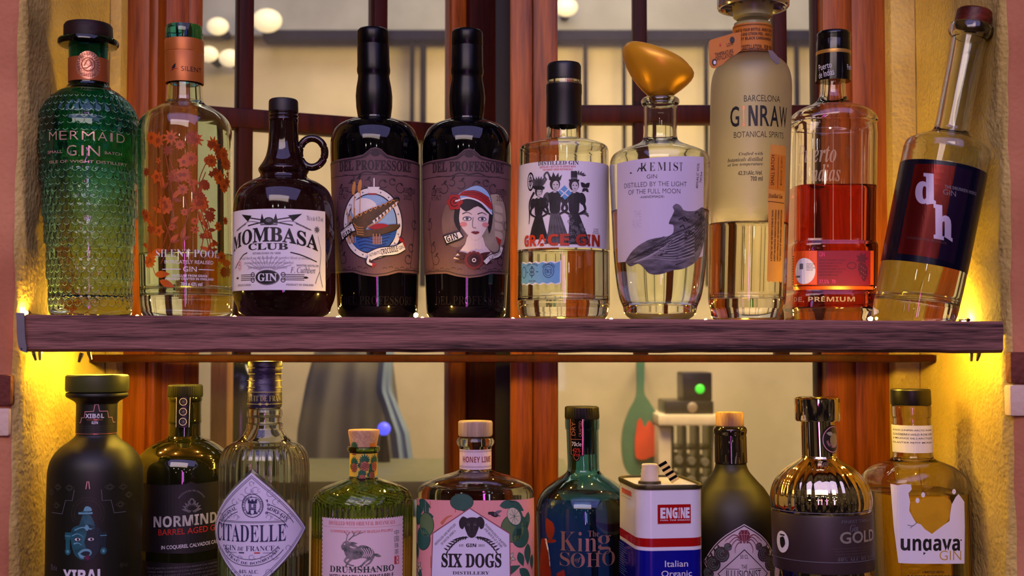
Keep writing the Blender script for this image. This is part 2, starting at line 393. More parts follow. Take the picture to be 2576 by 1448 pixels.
class Bottle:
    """px rows and half widths read off the photograph become a real solid of revolution standing at depth Y"""
    def __init__(s, name, label, bx, tx, ty, by=None, Y=1.36, upper=True, cat='bottle', yaw=0.0, n=96, sec=None, phi=None, group=None):
        X = (bx - 1288) / F * Y
        X = P(bx, 760 if upper else 1300, Y).x
        s.B = Vector((X, Y, shelf_top(X) if upper else LOW_Z)); s.Y = Y; s.bx = bx
        T = P(tx, ty, Y); s.lean = (T.x - X) / (T.z - s.B.z) if upper else (T.x - X) / (T.z - P(bx, 1300, Y).z)
        if not upper: s.B.x = T.x - s.lean * (T.z - s.B.z)
        s.root = empty(name, s.B); tag(s.root, label, cat, group)
        s.front = math.atan2(-Y, -s.B.x) + math.radians(yaw)
        s.n = n; s.sec = sec; s.phi = phi; s.prof = None; s.upper = upper
    def z(s, py, hw=0.0):
        Y = s.Y - px2m(hw, py, s.Y) if hw else s.Y
        return P(s.bx, py, Y).z - s.B.z
    def conv(s, pts):
        out = []
        for p in pts:
            py, hw = p[0], p[1]
            z = s.z(py, hw if len(p) > 2 else 0.0)
            out.append((z, px2m(hw, py, s.Y)))
        return out
    def rho(s, a, z):
        return s.sec(a, z) if s.sec else 1.0
    def pt(s, z, r, a):
        r = r * s.rho(a, z)
        ph = s.phi(z) if s.phi else 0.0
        return Vector((s.lean * z + r * math.cos(a) * math.cos(ph), r * math.sin(a), z - r * math.cos(a) * math.sin(ph)))
    def lathe(s, name, zr, mat, parent=None, n=None, plain=False, ang=35, closed=False):
        """zr from top or bottom, (z, r) in metres; r = 0 closes on the axis"""
        n = n or s.n; bm = bmesh.new(); rings = []
        for z, r in zr:
            if r <= 1e-7: rings.append([bm.verts.new((s.lean * z, 0, z))])
            else:
                sv = s.sec
                if plain: s.sec = None
                rings.append([bm.verts.new(s.pt(z, r, s.front + 2 * PI * k / n)) for k in range(n)])
                s.sec = sv
        for A, B in zip(rings, rings[1:]):
            for k in range(n):
                k2 = (k + 1) % n
                q = [A[k], A[k2]] if len(A) > 1 else [A[0]]
                q += [B[k2], B[k]] if len(B) > 1 else [B[0]]
                if len(q) > 2: bm.faces.new(q)
        bmesh.ops.recalc_face_normals(bm, faces=bm.faces[:])
        return link_bm(name, bm, mat, parent or s.root, ang=ang)
    def profile(s, segs, base_r=None, heel=.004):
        """segs: lists of (py, hw[, 1=measured on the front]); runs top to bottom; the foot is added down to z = 0"""
        zr = []
        for g in segs:
            c = s.conv(g); zr += cat_rom(c, 6) if len(c) > 2 else c
        z, r = zr[-1]
        rb = base_r if base_r else r - heel
        zr = [q for q in zr if q[0] > heel * 1.3]
        z, r = zr[-1]
        zr += [(heel, r + (rb - r) * .12), (heel * .5, r + (rb - r) * .42), (heel * .12, rb + (r - rb) * .12), (0.0, rb)]
        s.prof = zr
        return zr
    def R(s, z):
        p = s.prof
        if z >= p[0][0]: return p[0][1]
        for (z0, r0), (z1, r1) in zip(p, p[1:]):
            if z0 >= z >= z1 and z0 > z1: return r1 + (r0 - r1) * (z - z1) / (z0 - z1)
        return p[-1][1]
    def shell(s, mat, wall=.003, floor=.012, name='glass_body', n=None, ang=50):
        """hollow glass: outer skin, lip, inner skin with a thick floor"""
        o = s.prof
        inner = []
        for i, (z, r) in enumerate(o):
            if z > floor + .004: inner.append((z, max(.002, r - wall)))
        ri = inner[-1][1]
        inner += [(floor + .0035, ri * .985), (floor + .001, ri * .93), (floor, ri * .8), (floor + .003, 0.0)]
        s.inner = inner
        zr = [(.0025, 0.0), (.0012, o[-1][1] * .7)] + o[::-1] + inner
        return s.lathe(name, zr, mat, n=n, ang=ang)
    def solid(s, mat, name='glass_body', n=None, ang=50):
        o = s.prof
        return s.lathe(name, [(o[0][0], 0.0)] + o + [(.0015, o[-1][1] * .7), (.002, 0.0)], mat, n=n, ang=ang)
    def liquid(s, py, mat, grow=.00015):
        zl = s.z(py, s.R(s.z(py)) / px2m(1, py, s.Y) * .9)
        zr = [(zl, 0.0)]
        first = True
        for (z0, r0), (z1, r1) in zip(s.inner, s.inner[1:]):
            if z0 >= zl > z1:
                r = r1 + (r0 - r1) * (zl - z1) / (z0 - z1)
                zr += [(zl, r * .97), (zl + .0006, r + grow)]
            if z1 < zl: zr.append((z1, r1 + grow if r1 > 0 else 0.0))
        return s.lathe('liquid', zr, mat)
    def disc(s, name, rows, mat, parent=None, plain=True, n=None, ang=35):
        """closed part turned on the bottle's axis from (py, hw[, 1]) rows, top to bottom"""
        zr = s.conv(rows)
        return s.lathe(name, [(zr[0][0], 0.0)] + zr + [(zr[-1][0], 0.0)], mat, parent, plain=plain, n=n, ang=ang)
    def sleeve(s, name, rows, mat, parent=None, grow=.0006, plain=True, ang=35):
        """thin closed sleeve (foil, paper band) hugging the glass"""
        zr = [(z, r + grow) for z, r in s.conv(rows)]
        inn = [(z, r - .0004) for z, r in s.conv(rows)][::-1]
        return s.lathe(name, zr + inn + [zr[0]], mat, parent, plain=plain, ang=ang)
    def cxat(s, v):
        b = 795 if s.upper else 1300
        z = P(s.bx, v, s.Y).z - s.B.z
        w = s.B + Vector((s.lean * z, 0, z))
        return 1288 + F * w.x / depth(v, s.Y)
    def mapper(s, yaw=0.0, rfix=None, plain=False):
        """(u, v) = photo pixel on the front meridian, arc length sideways"""
        a0 = s.front + math.radians(yaw)
        cache = {}
        tab = None
        if s.sec and not plain:
            zb = s.z(1380 if not s.upper else 600)
            tab = [(0.0, 0.0)]; tn = [(0.0, 0.0)]
            for sgn, T in ((1, tab), (-1, tn)):
                prev = None; L = 0.0
                for k in range(0, 181):
                    a = s.front + sgn * k * PI / 180 ; r = s.rho(a, zb)
                    p = Vector((r * math.cos(a), r * math.sin(a)))
                    if prev is not None: L += (p - prev).length; T.append((L, sgn * k * PI / 180))
                    prev = p
        def row(v):
            k = round(v, 2)
            if k not in cache:
                z = s.z(v)
                for _ in range(3):
                    r = rfix if rfix else s.R(z)
                    ff = s.rho(a0, z) if not plain else 1.0
                    z = P(s.bx, v, s.Y - r * ff * abs(math.sin(s.front))).z - s.B.z
                cache[k] = (z, r, (s.Y - r * ff) / F * (depth(v, s.Y) / s.Y), s.cxat(v))
            return cache[k]
        def fn(u, v, off):
            z, r, sc, cx = row(v)
            d = (u - cx) * sc / r
            if tab:
                T = tab if d >= 0 else tn
                x = abs(d); th = T[-1][1]
                lo, hi = 0, len(T) - 1
                while hi - lo > 1:
                    m = (lo + hi) // 2
                    if T[m][0] <= x: lo = m
                    else: hi = m
                th = T[lo][1] + (T[hi][1] - T[lo][1]) * (x - T[lo][0]) / max(1e-9, T[hi][0] - T[lo][0])
            else: th = d
            a = a0 + th
            sv = s.sec
            if plain: s.sec = None
            p = s.pt(z, r + off, a)
            s.sec = sv
            return p
        return fn
def super_sec(nn, d, yaw, z0, z1):
    """superellipse section (exponent nn, depth ratio d) turned by yaw, round above z1"""
    def f(a, z):
        t = min(1, max(0, (z1 - z) / (z1 - z0))) if z1 > z0 else 1.0
        t = t * t * (3 - 2 * t)
        q = a - yaw
        r = (abs(math.cos(q)) ** nn + abs(math.sin(q) / d) ** nn) ** (-1.0 / nn)
        return 1 + (r - 1) * t
    return f
# ------------------------------------------------------------------ the setting
ZT, ZB = 0.62, LOW_Z - 0.03
m_pink_lit = plaster('pink_lit_plaster', (176, 108, 74), (208, 138, 98), 60, 220, .4, .0025)  # plaster of the front face, pink of the room light put into its colour
m_yellow_lit = plaster('yellow_lit_plaster', (186, 158, 82), (216, 190, 112), 90, 230, .8, .0032)  # same plaster in the reveals, yellow of the string lights put into its colour
m_brick = plaster('dark_brick', (92, 40, 32), (120, 60, 44), 90, 200, .7)
m_block = plaster('pale_block', (210, 180, 160), (226, 200, 178), 60, 200, .3)
m_frame = wood('red_brown_wood', (96, 40, 8), (166, 86, 22), (18, 18, 1.0), .42, 14, .15, .08)
m_frame2 = wood('dark_red_wood', (34, 7, 4), (64, 16, 8), (18, 18, 1.0), .5, 14, .12, .0, spec=.15)
m_frame3 = wood('orange_wood', (140, 62, 20), (206, 122, 46), (20, 20, 1.0), .35, 14, .15, .3)
m_dark = M('gap_shade_and_screw', (14, 7, 6), .7)  # near-black, painted shade for the window gaps; also colours the screw

def wall_block(name, xa, x_out, y1, bricks):
    bm = bmesh.new()
    x0, x1 = min(xa, x_out), max(xa, x_out)
    n = 8; rad = .016; sgn = 1 if x_out > xa else -1
    prof = [(x_out, 1.3)]
    for k in range(n + 1):
        a = PI / 2 * k / n
        prof.append((xa + sgn * rad * (1 - math.sin(a)), 1.3 + rad * (1 - math.cos(a))))
    prof += [(xa, y1), (x_out, y1)]
    NZ = 60
    rows = []
    for j in range(NZ + 1):
        z = ZB + (ZT - ZB) * j / NZ
        row = []
        for i, (x, y) in enumerate(prof):
            d = 0.0
            if 1 <= i <= n + 1: d = .0009 * math.sin(z * 37 + i) + .0006 * math.sin(z * 91 + 2.0 * i)
            row.append(bm.verts.new((x + sgn * d, y + abs(d) * .5, z)))
        rows.append(row)
    for A, B in zip(rows, rows[1:]):
        for i in range(len(prof)):
            i2 = (i + 1) % len(prof)
            f = bm.faces.new((A[i], A[i2], B[i2], B[i]))
            f.material_index = 0 if (i < 1 or i >= len(prof) - 2) else (0 if i <= 3 else 1)
    bm.faces.new(rows[0]); bm.faces.new(rows[-1][::-1])
    for (px0, px1, py0, py1, mi) in bricks:
        a, b = P(px0, py0, 1.3), P(px1, py1, 1.3)
        bm_box(bm, min(a.x, b.x), max(a.x, b.x), 1.2955, 1.32, b.z, a.z, .003, mi)
    bmesh.ops.recalc_face_normals(bm, faces=bm.faces[:])
    o = link_bm(name, bm, [m_pink_lit, m_yellow_lit, m_brick, m_block], ang=50)
    return tag(o, kind='structure')
XL, XR = P(50, 724, 1.3).x, P(2530, 724, 1.3).x
wall_block('wall_left', XL, XL - .35, 1.66, [(-60, 31, 942, 1020, 2), (-60, 26, 1026, 1096, 3)])
wall_block('wall_right', XR, XR + .35, 1.66, [(2537, 2640, 885, 964, 2), (2536, 2640, 967, 1046, 3)])
# plaster bead beside the left window frame
bm = bmesh.new(); bm_box(bm, XL, P(303, 724, 1.585).x, 1.575, 1.62, ZB, ZT, .004)
tag(link_bm('trim_1', bm, m_yellow_lit), kind='structure')
bm = bmesh.new(); bm_box(bm, P(2243, 724, 1.585).x, XR, 1.575, 1.62, ZB, ZT, .004)
tag(link_bm('trim_2', bm, m_yellow_lit), kind='structure')
bm = bmesh.new(); bm_box(bm, XL + .0005, XR - .0005, 1.275, 1.575, LOW_Z - .04, LOW_Z, .003)
tag(link_bm('lower_shelf', bm, m_frame2), kind='structure')  # unseen lower shelf that the bottom row stands on

def vboard(name, px0, px1, Y, th, mat, parent=None, bev=.002, z0=None, z1=None, py=700):
    bm = bmesh.new()
    bm_box(bm, P(px0, py, Y).x, P(px1, py, Y).x, Y, Y + th, z0 if z0 is not None else ZB, z1 if z1 is not None else ZT, bev)
    return link_bm(name, bm, mat, parent)
# fixed window frame: left and right jambs; near-black boards painted as shade in the gaps
fr = empty('window_1', (0, 0, 0)); tag(fr, kind='structure')
vboard('jamb', 300, 368, 1.600, .055, m_frame, fr)
vboard('jamb_bead', 368, 391, 1.606, .05, m_frame, fr, .004)
vboard('gap_shade_board', 380, 412, 1.672, .02, m_dark, fr)
vboard('gap_shade_board', 1246, 1290, 1.68, .02, m_dark, fr)
vboard('jamb', 2150, 2246, 1.600, .055, m_frame, fr)
vboard('jamb_bead', 2076, 2150, 1.607, .05, m_frame, fr, .004)
vboard('gap_shade_board', 2050, 2082, 1.668, .02, m_dark, fr)
# right casement, shut
m_pane = sheer('window_glass', (225, 225, 215), .045, .03)
rs = empty('window_2', (0, 0, 0)); tag(rs, kind='structure')
vboard('stile', 1340, 1404, 1.632, .045, m_frame, rs, .003)
vboard('stile_bead', 1283, 1340, 1.622, .05, m_frame, rs, .005)
vboard('stile', 2054, 2072, 1.632, .03, m_frame2, rs, .003)  # darker wood colour stands in for the shadow on this edge
zt = P(1500, 898, 1.64).z
vboard('muntin', 1594, 1629, 1.636, .03, m_frame2, rs, .004, zt, ZT, 200)
vboard('muntin', 1948, 1982, 1.636, .03, m_frame2, rs, .004, zt, ZT, 200)
bm = bmesh.new(); bm_box(bm, P(1404, 284, 1.632).x, P(2056, 284, 1.632).x, 1.632, 1.664, P(1500, 307, 1.632).z, P(1500, 262, 1.632).z, .005)
link_bm('glazing_bar', bm, m_frame2, rs)
bm = bmesh.new(); bm_box(bm, P(1402, 700, 1.65).x, P(2056, 700, 1.65).x, 1.650, 1.653, ZB, ZT)
link_bm('pane', bm, m_pane, rs)
# left casement, pushed open away from the shelf
H = P(402, 500, 1.64); ALPHA = math.radians(24.5)
ls = empty('window_3', (H.x, H.y, 0)); ls.rotation_euler = (0, 0, ALPHA); tag(ls, kind='structure')
def su(px, py=500):
    r = ray(px, py); k = r.x / r.y; c, q = math.cos(ALPHA), math.sin(ALPHA)
    return (k * H.y - H.x) / (c - k * q)
def sz(px, py):
    return P(px, py, H.y + su(px, py) * math.sin(ALPHA)).z
def sboard(name, px0, px1, mat, y0=0.0, th=.042, z0=None, z1=None, bev=.003):
    bm = bmesh.new(); bm_box(bm, su(px0), su(px1), y0, y0 + th, ZB if z0 is None else z0, ZT if z1 is None else z1, bev)
    return link_bm(name, bm, mat, ls)
sboard('stile', 403, 470, m_frame); sboard('stile_bead', 470, 510, m_frame, .008, .03, bev=.005)
sboard('stile', 1182, 1252, m_frame2); sboard('stile_bead', 1142, 1182, m_frame, .010, .03, bev=.005)
ztl = P(700, 900, 1.66).z
sboard('muntin', 600, 638, m_frame2, .004, .03, ztl); sboard('muntin', 942, 977, m_frame2, .004, .03, ztl)
bm = bmesh.new(); bm_box(bm, su(509), su(1146), .002, .034, sz(600, 320), sz(600, 269), .005)
link_bm('glazing_bar', bm, m_frame2, ls)
bm = bmesh.new(); bm_box(bm, su(509), su(1146), .018, .021, ZB, ZT)
link_bm('pane', bm, m_pane, ls)

# ------------------------------------------------------------------ shelf, rail, bracket, fairy lights
m_shelf = wood('worn_shelf_wood', (42, 22, 22), (158, 108, 100), (.7, 10, 30), .6, 40, .5, 0.0, (.40, .60))
bm = bmesh.new()
q = [P(62, 791, SHELF_Y0), P(2524, 808, SHELF_Y0), P(2524, 887, SHELF_Y0), P(62, 884, SHELF_Y0)]
NX = 40; rows = []
rnd = random.Random(3)
for i in range(NX + 1):
    t = i / NX
    a = q[0].lerp(q[1], t); b = q[3].lerp(q[2], t)
    j = rnd.uniform(-.0007, .0007) if 0 < i < NX else 0
    rows.append([bm.verts.new(p) for p in ((a.x, SHELF_Y0 + .002, a.z), (a.x, SHELF_Y0, a.z - .002), (b.x, SHELF_Y0, b.z + .003 + j), (b.x, SHELF_Y0 + .004, b.z + j), (b.x, SHELF_Y0 + .024, b.z), (b.x, SHELF_Y0 + .025, b.z + .016), (b.x, SHELF_Y1, b.z + .016), (a.x, SHELF_Y1, a.z))])
for A, B in zip(rows, rows[1:]):
    for i in range(8): bm.faces.new((A[i], A[(i + 1) % 8], B[(i + 1) % 8], B[i]))
bm.faces.new(rows[0]); bm.faces.new(rows[-1][::-1]); bmesh.ops.recalc_face_normals(bm, faces=bm.faces[:])
tag(link_bm('shelf_board', bm, m_shelf), 'worn purple-brown wooden plank shelf carrying the upper row of bottles', 'shelf')
bm = bmesh.new()
bm_box(bm, XL + .001, XR - .001, 1.515, 1.55, P(1288, 911, 1.515).z, P(1288, 891.5, 1.515).z, .003)
tag(link_bm('wooden_rail', bm, m_frame2), 'thin dark red wooden rail across the window just below the plank shelf', 'rail')
# grey metal strap at the left end of the shelf
m_zinc = M('zinc_strap', (150, 146, 160), .4, .8, bump=.1)
bm = bmesh.new()
pts = [(40, 786), (41, 800), (43, 850), (47, 874), (52, 882), (62, 885.5), (78, 887)]
prev = None
for px, py in pts:
    w = 20 if py < 876 else (14 if py < 884 else 6)
    c = P(px, py, 1.279); d = P(px + w, py if py < 884 else py + 1.5, 1.279)
    r = [bm.verts.new(c), bm.verts.new(d), bm.verts.new(d + Vector((0, .0025, 0))), bm.verts.new(c + Vector((0, .0025, 0)))]
    if prev:
        for k in range(4): bm.faces.new((prev[k], prev[(k + 1) % 4], r[(k + 1) % 4], r[k]))
    else: bm.faces.new(r)
    prev = r
bm.faces.new(prev[::-1]); bmesh.ops.recalc_face_normals(bm, faces=bm.faces[:])
br = link_bm('shelf_bracket', bm, m_zinc); tag(br, 'grey metal strap bracket gripping the left end of the plank shelf', 'bracket')
bm = bmesh.new(); c = P(54.5, 877, 1.2795)
bmesh.ops.create_uvsphere(bm, u_segments=10, v_segments=6, radius=.0014, matrix=Matrix.Translation(c) @ Matrix.Scale(.5, 4, (0, 1, 0)))
link_bm('screw', bm, m_dark, br)

m_led = M('led_glow', (255, 206, 70), .4, emit=2300.0, var=0.0)
m_led_low = M('led_glow_low', (255, 208, 70), .4, emit=2000.0, var=0.0)
m_wire = M('clear_wire', (150, 160, 120), .3, trans=.6, ior=1.4)
m_cap = M('led_holder', (90, 96, 70), .25, trans=.5, ior=1.4)
def fairy(name, label, pts, mled, drop):
    root = empty(name, pts[0]); tag(root, label, 'string lights')
    o = Vector(pts[0])
    path = []
    run = [p for p in pts if p[1] > 1.345 or p is pts[0]]
    for a, b in zip(run, run[1:]):
        a, b = Vector(a), Vector(b)
        for k in range(6):
            t = k / 6; path.append(a.lerp(b, t) - o + Vector((0, .004 * math.sin(PI * t), drop * math.sin(PI * t) * .5)))
    path.append(Vector(run[-1]) - o)
    bm = bmesh.new(); bm_tube(bm, path, .0007, 6); link_bm('wire', bm, m_wire, root)
    me = mc = None
    for p in pts:
        p = Vector(p) - o
        if me is None:
            bm = bmesh.new(); bmesh.ops.create_icosphere(bm, subdivisions=1, radius=.0024); b = link_bm('bulb', bm, mled, root, p); me = b.data
            bm = bmesh.new(); bm_tube(bm, [(0, 0, 0), (0, .003, 0), (0, .010, 0)], [.0021, .0024, .0014], 8)
            h = link_bm('bulb_holder', bm, m_cap, root, p + Vector((0, .0035, 0))); mc = h.data
        else:
            b = bpy.data.objects.new('bulb', me); COL.objects.link(b); b.parent = root; b.location = p
            h = bpy.data.objects.new('bulb_holder', mc); COL.objects.link(h); h.parent = root; h.location = p + Vector((0, .0035, 0))
    return root
def up(px, Y, dz=.0027):
    x = P(px, 790, Y).x; return (x, Y, shelf_top(x) + dz)
fairy('fairy_lights', 'string of tiny warm yellow lights lying on the plank shelf behind the upper bottles',
      [up(63, 1.312), up(150, 1.425), up(215, 1.428), up(262, 1.47), up(345, 1.485), up(470, 1.485), up(590, 1.485), up(720, 1.485), up(850, 1.485), up(950, 1.485), up(1046, 1.305), up(1062, 1.485), up(1180, 1.485), up(1290, 1.485),
       up(1420, 1.485), up(1537, 1.485), up(1660, 1.485), up(1775, 1.485), up(1880, 1.485), up(1978, 1.485), up(2090, 1.485), up(2190, 1.33), up(2235, 1.485), up(2318, 1.44), up(2372, 1.425), up(2425, 1.40)], m_led, -.002)
def lo(px, Y): 
    b = q[3].lerp(q[2], (px - 62) / 2462.0)
    return (P(px, 886, Y).x, Y, b.z + .0085)
fairy('fairy_lights', 'string of tiny warm yellow lights hung along the underside of the plank shelf',
      [lo(176, 1.355), lo(236, 1.42), lo(300, 1.43), lo(380, 1.38), lo(470, 1.44), lo(590, 1.42), lo(668, 1.40), lo(800, 1.44), lo(920, 1.42), lo(1060, 1.44), lo(1190, 1.42), lo(1320, 1.44), lo(1450, 1.42),
       lo(1560, 1.44), lo(1680, 1.42), lo(1820, 1.44), lo(1940, 1.42), lo(2060, 1.40), lo(2180, 1.44), lo(2290, 1.42), lo(2390, 1.36)], m_led_low, .002)
for i_, (px, py, Yh, dz) in enumerate(((84, 884, 1.312, -.0035), (101, 884, 1.33, -.003), (206, 884, 1.33, -.0055), (222, 884, 1.34, -.003), (2443, 887, 1.33, -.003), (2464, 887, 1.32, -.003))):
    v = bpy.data.objects['bulb_holder'].data; rt = bpy.data.objects['fairy_lights.001']
    h = bpy.data.objects.new('bulb_holder', v); COL.objects.link(h); h.parent = rt; h.rotation_euler = (-PI / 2, .3 * (i_ % 3 - 1), 0)
    c = P(px, py, 1.285); h.location = Vector((max(XL + .008, c.x * Yh / 1.285), Yh, c.z + dz + .004)) - rt.location
# burnt match lying on the shelf
a = Vector(up(2412, 1.297, .0014)); b = Vector(up(2440, 1.300, .0016))
bm = bmesh.new(); d = b - a
bm_tube(bm, [Vector((0, 0, 0)), d * .75], .0011, 6); mt = link_bm('burnt_match', bm, M('match_wood', (196, 160, 96), .7), None, a)
tag(mt, 'short burnt matchstick lying on the right end of the plank shelf', 'match')
bm = bmesh.new(); bm_tube(bm, [d * .7, d * .85, d], [.0012, .0019, .0010], 8); link_bm('match_head', bm, M('char', (40, 18, 14), .8), mt)

# ------------------------------------------------------------------ the room seen through the panes
m_rw = plaster('yellow_room_wall', (188, 172, 130), (206, 188, 146), 20, 60, .1)
m_rw2 = plaster('grey_upper_wall', (140, 138, 130), (158, 156, 148), 20, 60, .1)
bm = bmesh.new(); bm_box(bm, -1.9, 1.9, 3.4, 3.5, -1.0, P(1288, 88, 3.4).z); tag(link_bm('wall_back', bm, m_rw), kind='structure')
bm = bmesh.new(); bm_box(bm, -1.9, 1.9, 3.36, 3.5, P(1288, 88, 3.36).z, 1.6); tag(link_bm('wall_upper', bm, m_rw2), kind='structure')
m_iron = M('dark_iron', (24, 19, 20), .7, spec=.1); m_ironb = M('blue_black_iron', (20, 19, 38), .7, spec=.1)
rl = empty('iron_railing', P(1288, 100, 3.3)); tag(rl, 'dark iron railing on the wall of the room beyond the window', 'railing')
def loc_box(name, px0, px1, py0, py1, Y, th, mat, root, bev=.004):
    a, b = P(px0, py0, Y), P(px1, py1, Y); o = root.location
    bm = bmesh.new(); bm_box(bm, min(a.x, b.x) - o.x, max(a.x, b.x) - o.x, Y - o.y, Y + th - o.y, b.z - o.z, a.z - o.z, bev)
    return link_bm(name, bm, mat, root)
loc_box('top_rail', 660, 2060, 74, 100, 3.3, .06, m_ironb, rl)
for px, w in ((1035, 8), (1063, 13), (1474, 12), (1572, 11), (1780, 13), (1967, 14), (2010, 7)):
    loc_box('post', px - w / 2, px + w / 2, 100, 720, 3.31, .03, m_iron, rl)
m_lamp = M('lamp_glass', (255, 236, 190), .4, emit=.62, var=0.0)
for i, (px, py, r, lab) in enumerate([(672, 52, 30, 'bright round wall lamp glowing above the railing behind the left pane'), (548, 66, 22, 'dim amber wall lamp at the far left behind the left casement'),
                           (524, 136, 20, 'pale lamp glow low beside the left stile, left of a pair'), (578, 146, 22, 'pale lamp glow low against the vertical bar, right of a pair'), (1424, 18, 24, 'bright wall lamp beside the centre post behind the right pane')]):
    c = P(px, py, 3.26); rt = empty('wall_lamp', c); tag(rt, lab, 'lamp', 'lamps in the room beyond')
    bm = bmesh.new(); bmesh.ops.create_uvsphere(bm, u_segments=20, v_segments=12, radius=px2m(r, py, 3.26), matrix=Matrix.Scale(1.25, 4, (1, 0, 0))); link_bm('shade', bm, m_lamp, rt)
    bm = bmesh.new(); bm_tube(bm, [(0, .03, 0), (0, .11, 0)], .012, 8); link_bm('arm', bm, m_iron, rt)
# green paddle board with a red emblem
m_gr = M('green_paint', (70, 112, 84), .5); m_rd = M('red_paint', (214, 66, 34), .5)
def ngon_prism(name, pts, Y, th, mat, root, bev=.004):
    bm = bmesh.new(); o = root.location
    f = bm.faces.new([bm.verts.new(P(x, y, Y) - o) for x, y in pts])
    r = bmesh.ops.extrude_face_region(bm, geom=[f])
    for v in r['geom']:
        if isinstance(v, bmesh.types.BMVert): v.co.y += th
    bmesh.ops.recalc_face_normals(bm, faces=bm.faces[:])
    return link_bm(name, bm, mat, root)
gp = empty('serving_paddle', P(1608, 1100, 2.7)); tag(gp, 'green paddle-shaped board with red emblem hanging behind the tin', 'paddle')
ngon_prism('board', cat_rom([(1602, 905), (1603, 960), (1600, 1000), (1582, 1035), (1566, 1090), (1568, 1160), (1585, 1195), (1620, 1200), (1650, 1180), (1664, 1120), (1656, 1050), (1634, 1010), (1622, 990), (1621, 950), (1622, 905)], 4), 2.7, .02, m_gr, gp)
ngon_prism('emblem', cat_rom([(1604, 1060), (1612, 1052), (1622, 1075), (1634, 1058), (1648, 1078), (1662, 1110), (1660, 1140), (1640, 1148), (1618, 1156), (1600, 1150), (1598, 1100)], 3), 2.692, .006, m_rd, gp)
bm = bmesh.new(); bm_tube(bm, [P(1612, 912, 2.705) - gp.location, P(1612, 908, 3.40) - gp.location], .008, 8); link_bm('peg', bm, m_iron, gp)
# white wall shelf, black machine, bottle rack
m_wh = M('white_laminate', (236, 214, 178), .5); m_blk = M('black_plastic', (34, 28, 26), .35)
ws = empty('wall_shelf', P(1730, 1055, 2.6)); tag(ws, 'small white shelf above the bottle rack behind the right pane', 'shelf')
loc_box('board', 1656, 1812, 1043, 1070, 2.6, .2, m_wh, ws); loc_box('side_panel', 1656, 1690, 1070, 1230, 2.62, .16, m_wh, ws)
loc_box('side_panel', 1795, 1812, 1070, 1230, 2.62, .16, m_wh, ws)
cm = empty('coffee_machine', P(1740, 1043, 2.62)); tag(cm, 'black appliance with a round green light standing on the white shelf', 'machine')
loc_box('base', 1674, 1796, 1008, 1043, 2.62, .14, m_blk, cm); loc_box('tower', 1718, 1792, 936, 1008, 2.63, .1, m_blk, cm)
bm = bmesh.new(); c = P(1761, 978, 2.627); bmesh.ops.create_uvsphere(bm, u_segments=16, v_segments=10, radius=px2m(12, 978, 2.63), matrix=Matrix.Translation(c - cm.location) @ Matrix.Scale(.4, 4, (0, 1, 0)))
link_bm('indicator_light', bm, M('green_led', (60, 200, 50), .4, emit=1.0, var=0), cm)
bm = bmesh.new(); c = P(1742, 1024, 2.617); bmesh.ops.create_uvsphere(bm, u_segments=16, v_segments=10, radius=px2m(13, 1024, 2.62), matrix=Matrix.Translation(c - cm.location) @ Matrix.Scale(.4, 4, (0, 1, 0)))
link_bm('dial', bm, M('grey_dial', (150, 130, 110), .4), cm)
rk = empty('bottle_rack', P(1740, 1230, 2.64)); tag(rk, 'dark rack with lying bottles under the white shelf', 'rack')
for px in (1693, 1725, 1758, 1791): loc_box('upright', px - 2.5, px + 2.5, 1072, 1232, 2.64, .12, m_blk, rk)
for py in (1126, 1172, 1224): loc_box('tier', 1692, 1794, py, py + 5, 2.635, .13, m_blk, rk)
me = None
for px, py in ((1709, 1157), (1741, 1160), (1775, 1163), (1709, 1207), (1741, 1209), (1775, 1211)):
    c = P(px, py, 2.62)
    if me is None:
        bm = bmesh.new(); bm_tube(bm, [(0, 0, 0), (0, .005, 0), (0, .05, 0), (0, .1, 0)], [.007, .0090, .0095, .0105], 14); w = link_bm('lying_bottle', bm, M('capsule_grey', (120, 112, 100), .35)); me = w.data
    else: w = bpy.data.objects.new('lying_bottle', me); COL.objects.link(w)
    w.location = c
    tag(w, 'bottle lying neck out in the dark rack under the white shelf', 'bottle', 'bottles in the dark rack')
# blurred things behind the left casement
m_post = wood('lit_post', (150, 96, 44), (196, 140, 72), (10, 10, 1), .5)
bm = bmesh.new(); bm_box(bm, P(528, 1000, 2.015).x, P(572, 1000, 2.015).x, 2.015, 2.06, ZB - .35, P(528, 700, 2.015).z, .004)
tag(link_bm('wooden_post', bm, m_post), 'blurred light brown wooden post behind the left casement', 'post')
bm = bmesh.new(); bm_box(bm, -.6, .1, 2.08, 2.5, P(800, 1206, 2.1).z - .03, P(800, 1206, 2.1).z, .004)
_tb = empty('side_table', (-.25, 2.29, ZB - .35)); tag(_tb, 'green grey table beyond the left casement', 'table')
bmesh.ops.translate(bm, vec=-_tb.location, verts=bm.verts[:])
link_bm('table_top', bm, M('green_grey_table', (112, 112, 84), .45), _tb)
for _x in (-.57, .07):
    for _y in (2.11, 2.47):
        bm = bmesh.new(); bm_box(bm, _x - .02 + .25, _x + .02 + .25, _y - .02 - 2.29, _y + .02 - 2.29, 0, P(800, 1206, 2.1).z - .03 - ZB + .35, .003); link_bm('leg', bm, MATS['green_grey_table'], _tb)
bm = bmesh.new()
zt0 = P(800, 1206, 2.1).z; xb = P(606, 1100, 2.18).x
prof = [(0, .040), (.14, .040), (.165, .034), (.185, .016), (.25, .014), (.256, .016), (.262, .0)]
rg = []
for z, r in [(0, 0)] + prof:
    rg.append([bm.verts.new((r * math.cos(2*PI*k/24), r * math.sin(2*PI*k/24), z)) for k in range(24)] if r else [bm.verts.new((0, 0, z))])
for A, B in zip(rg, rg[1:]):
    for k in range(24):
        qd = ([A[k], A[(k+1) % 24]] if len(A) > 1 else [A[0]]) + ([B[(k+1) % 24], B[k]] if len(B) > 1 else [B[0]])
        bm.faces.new(qd)
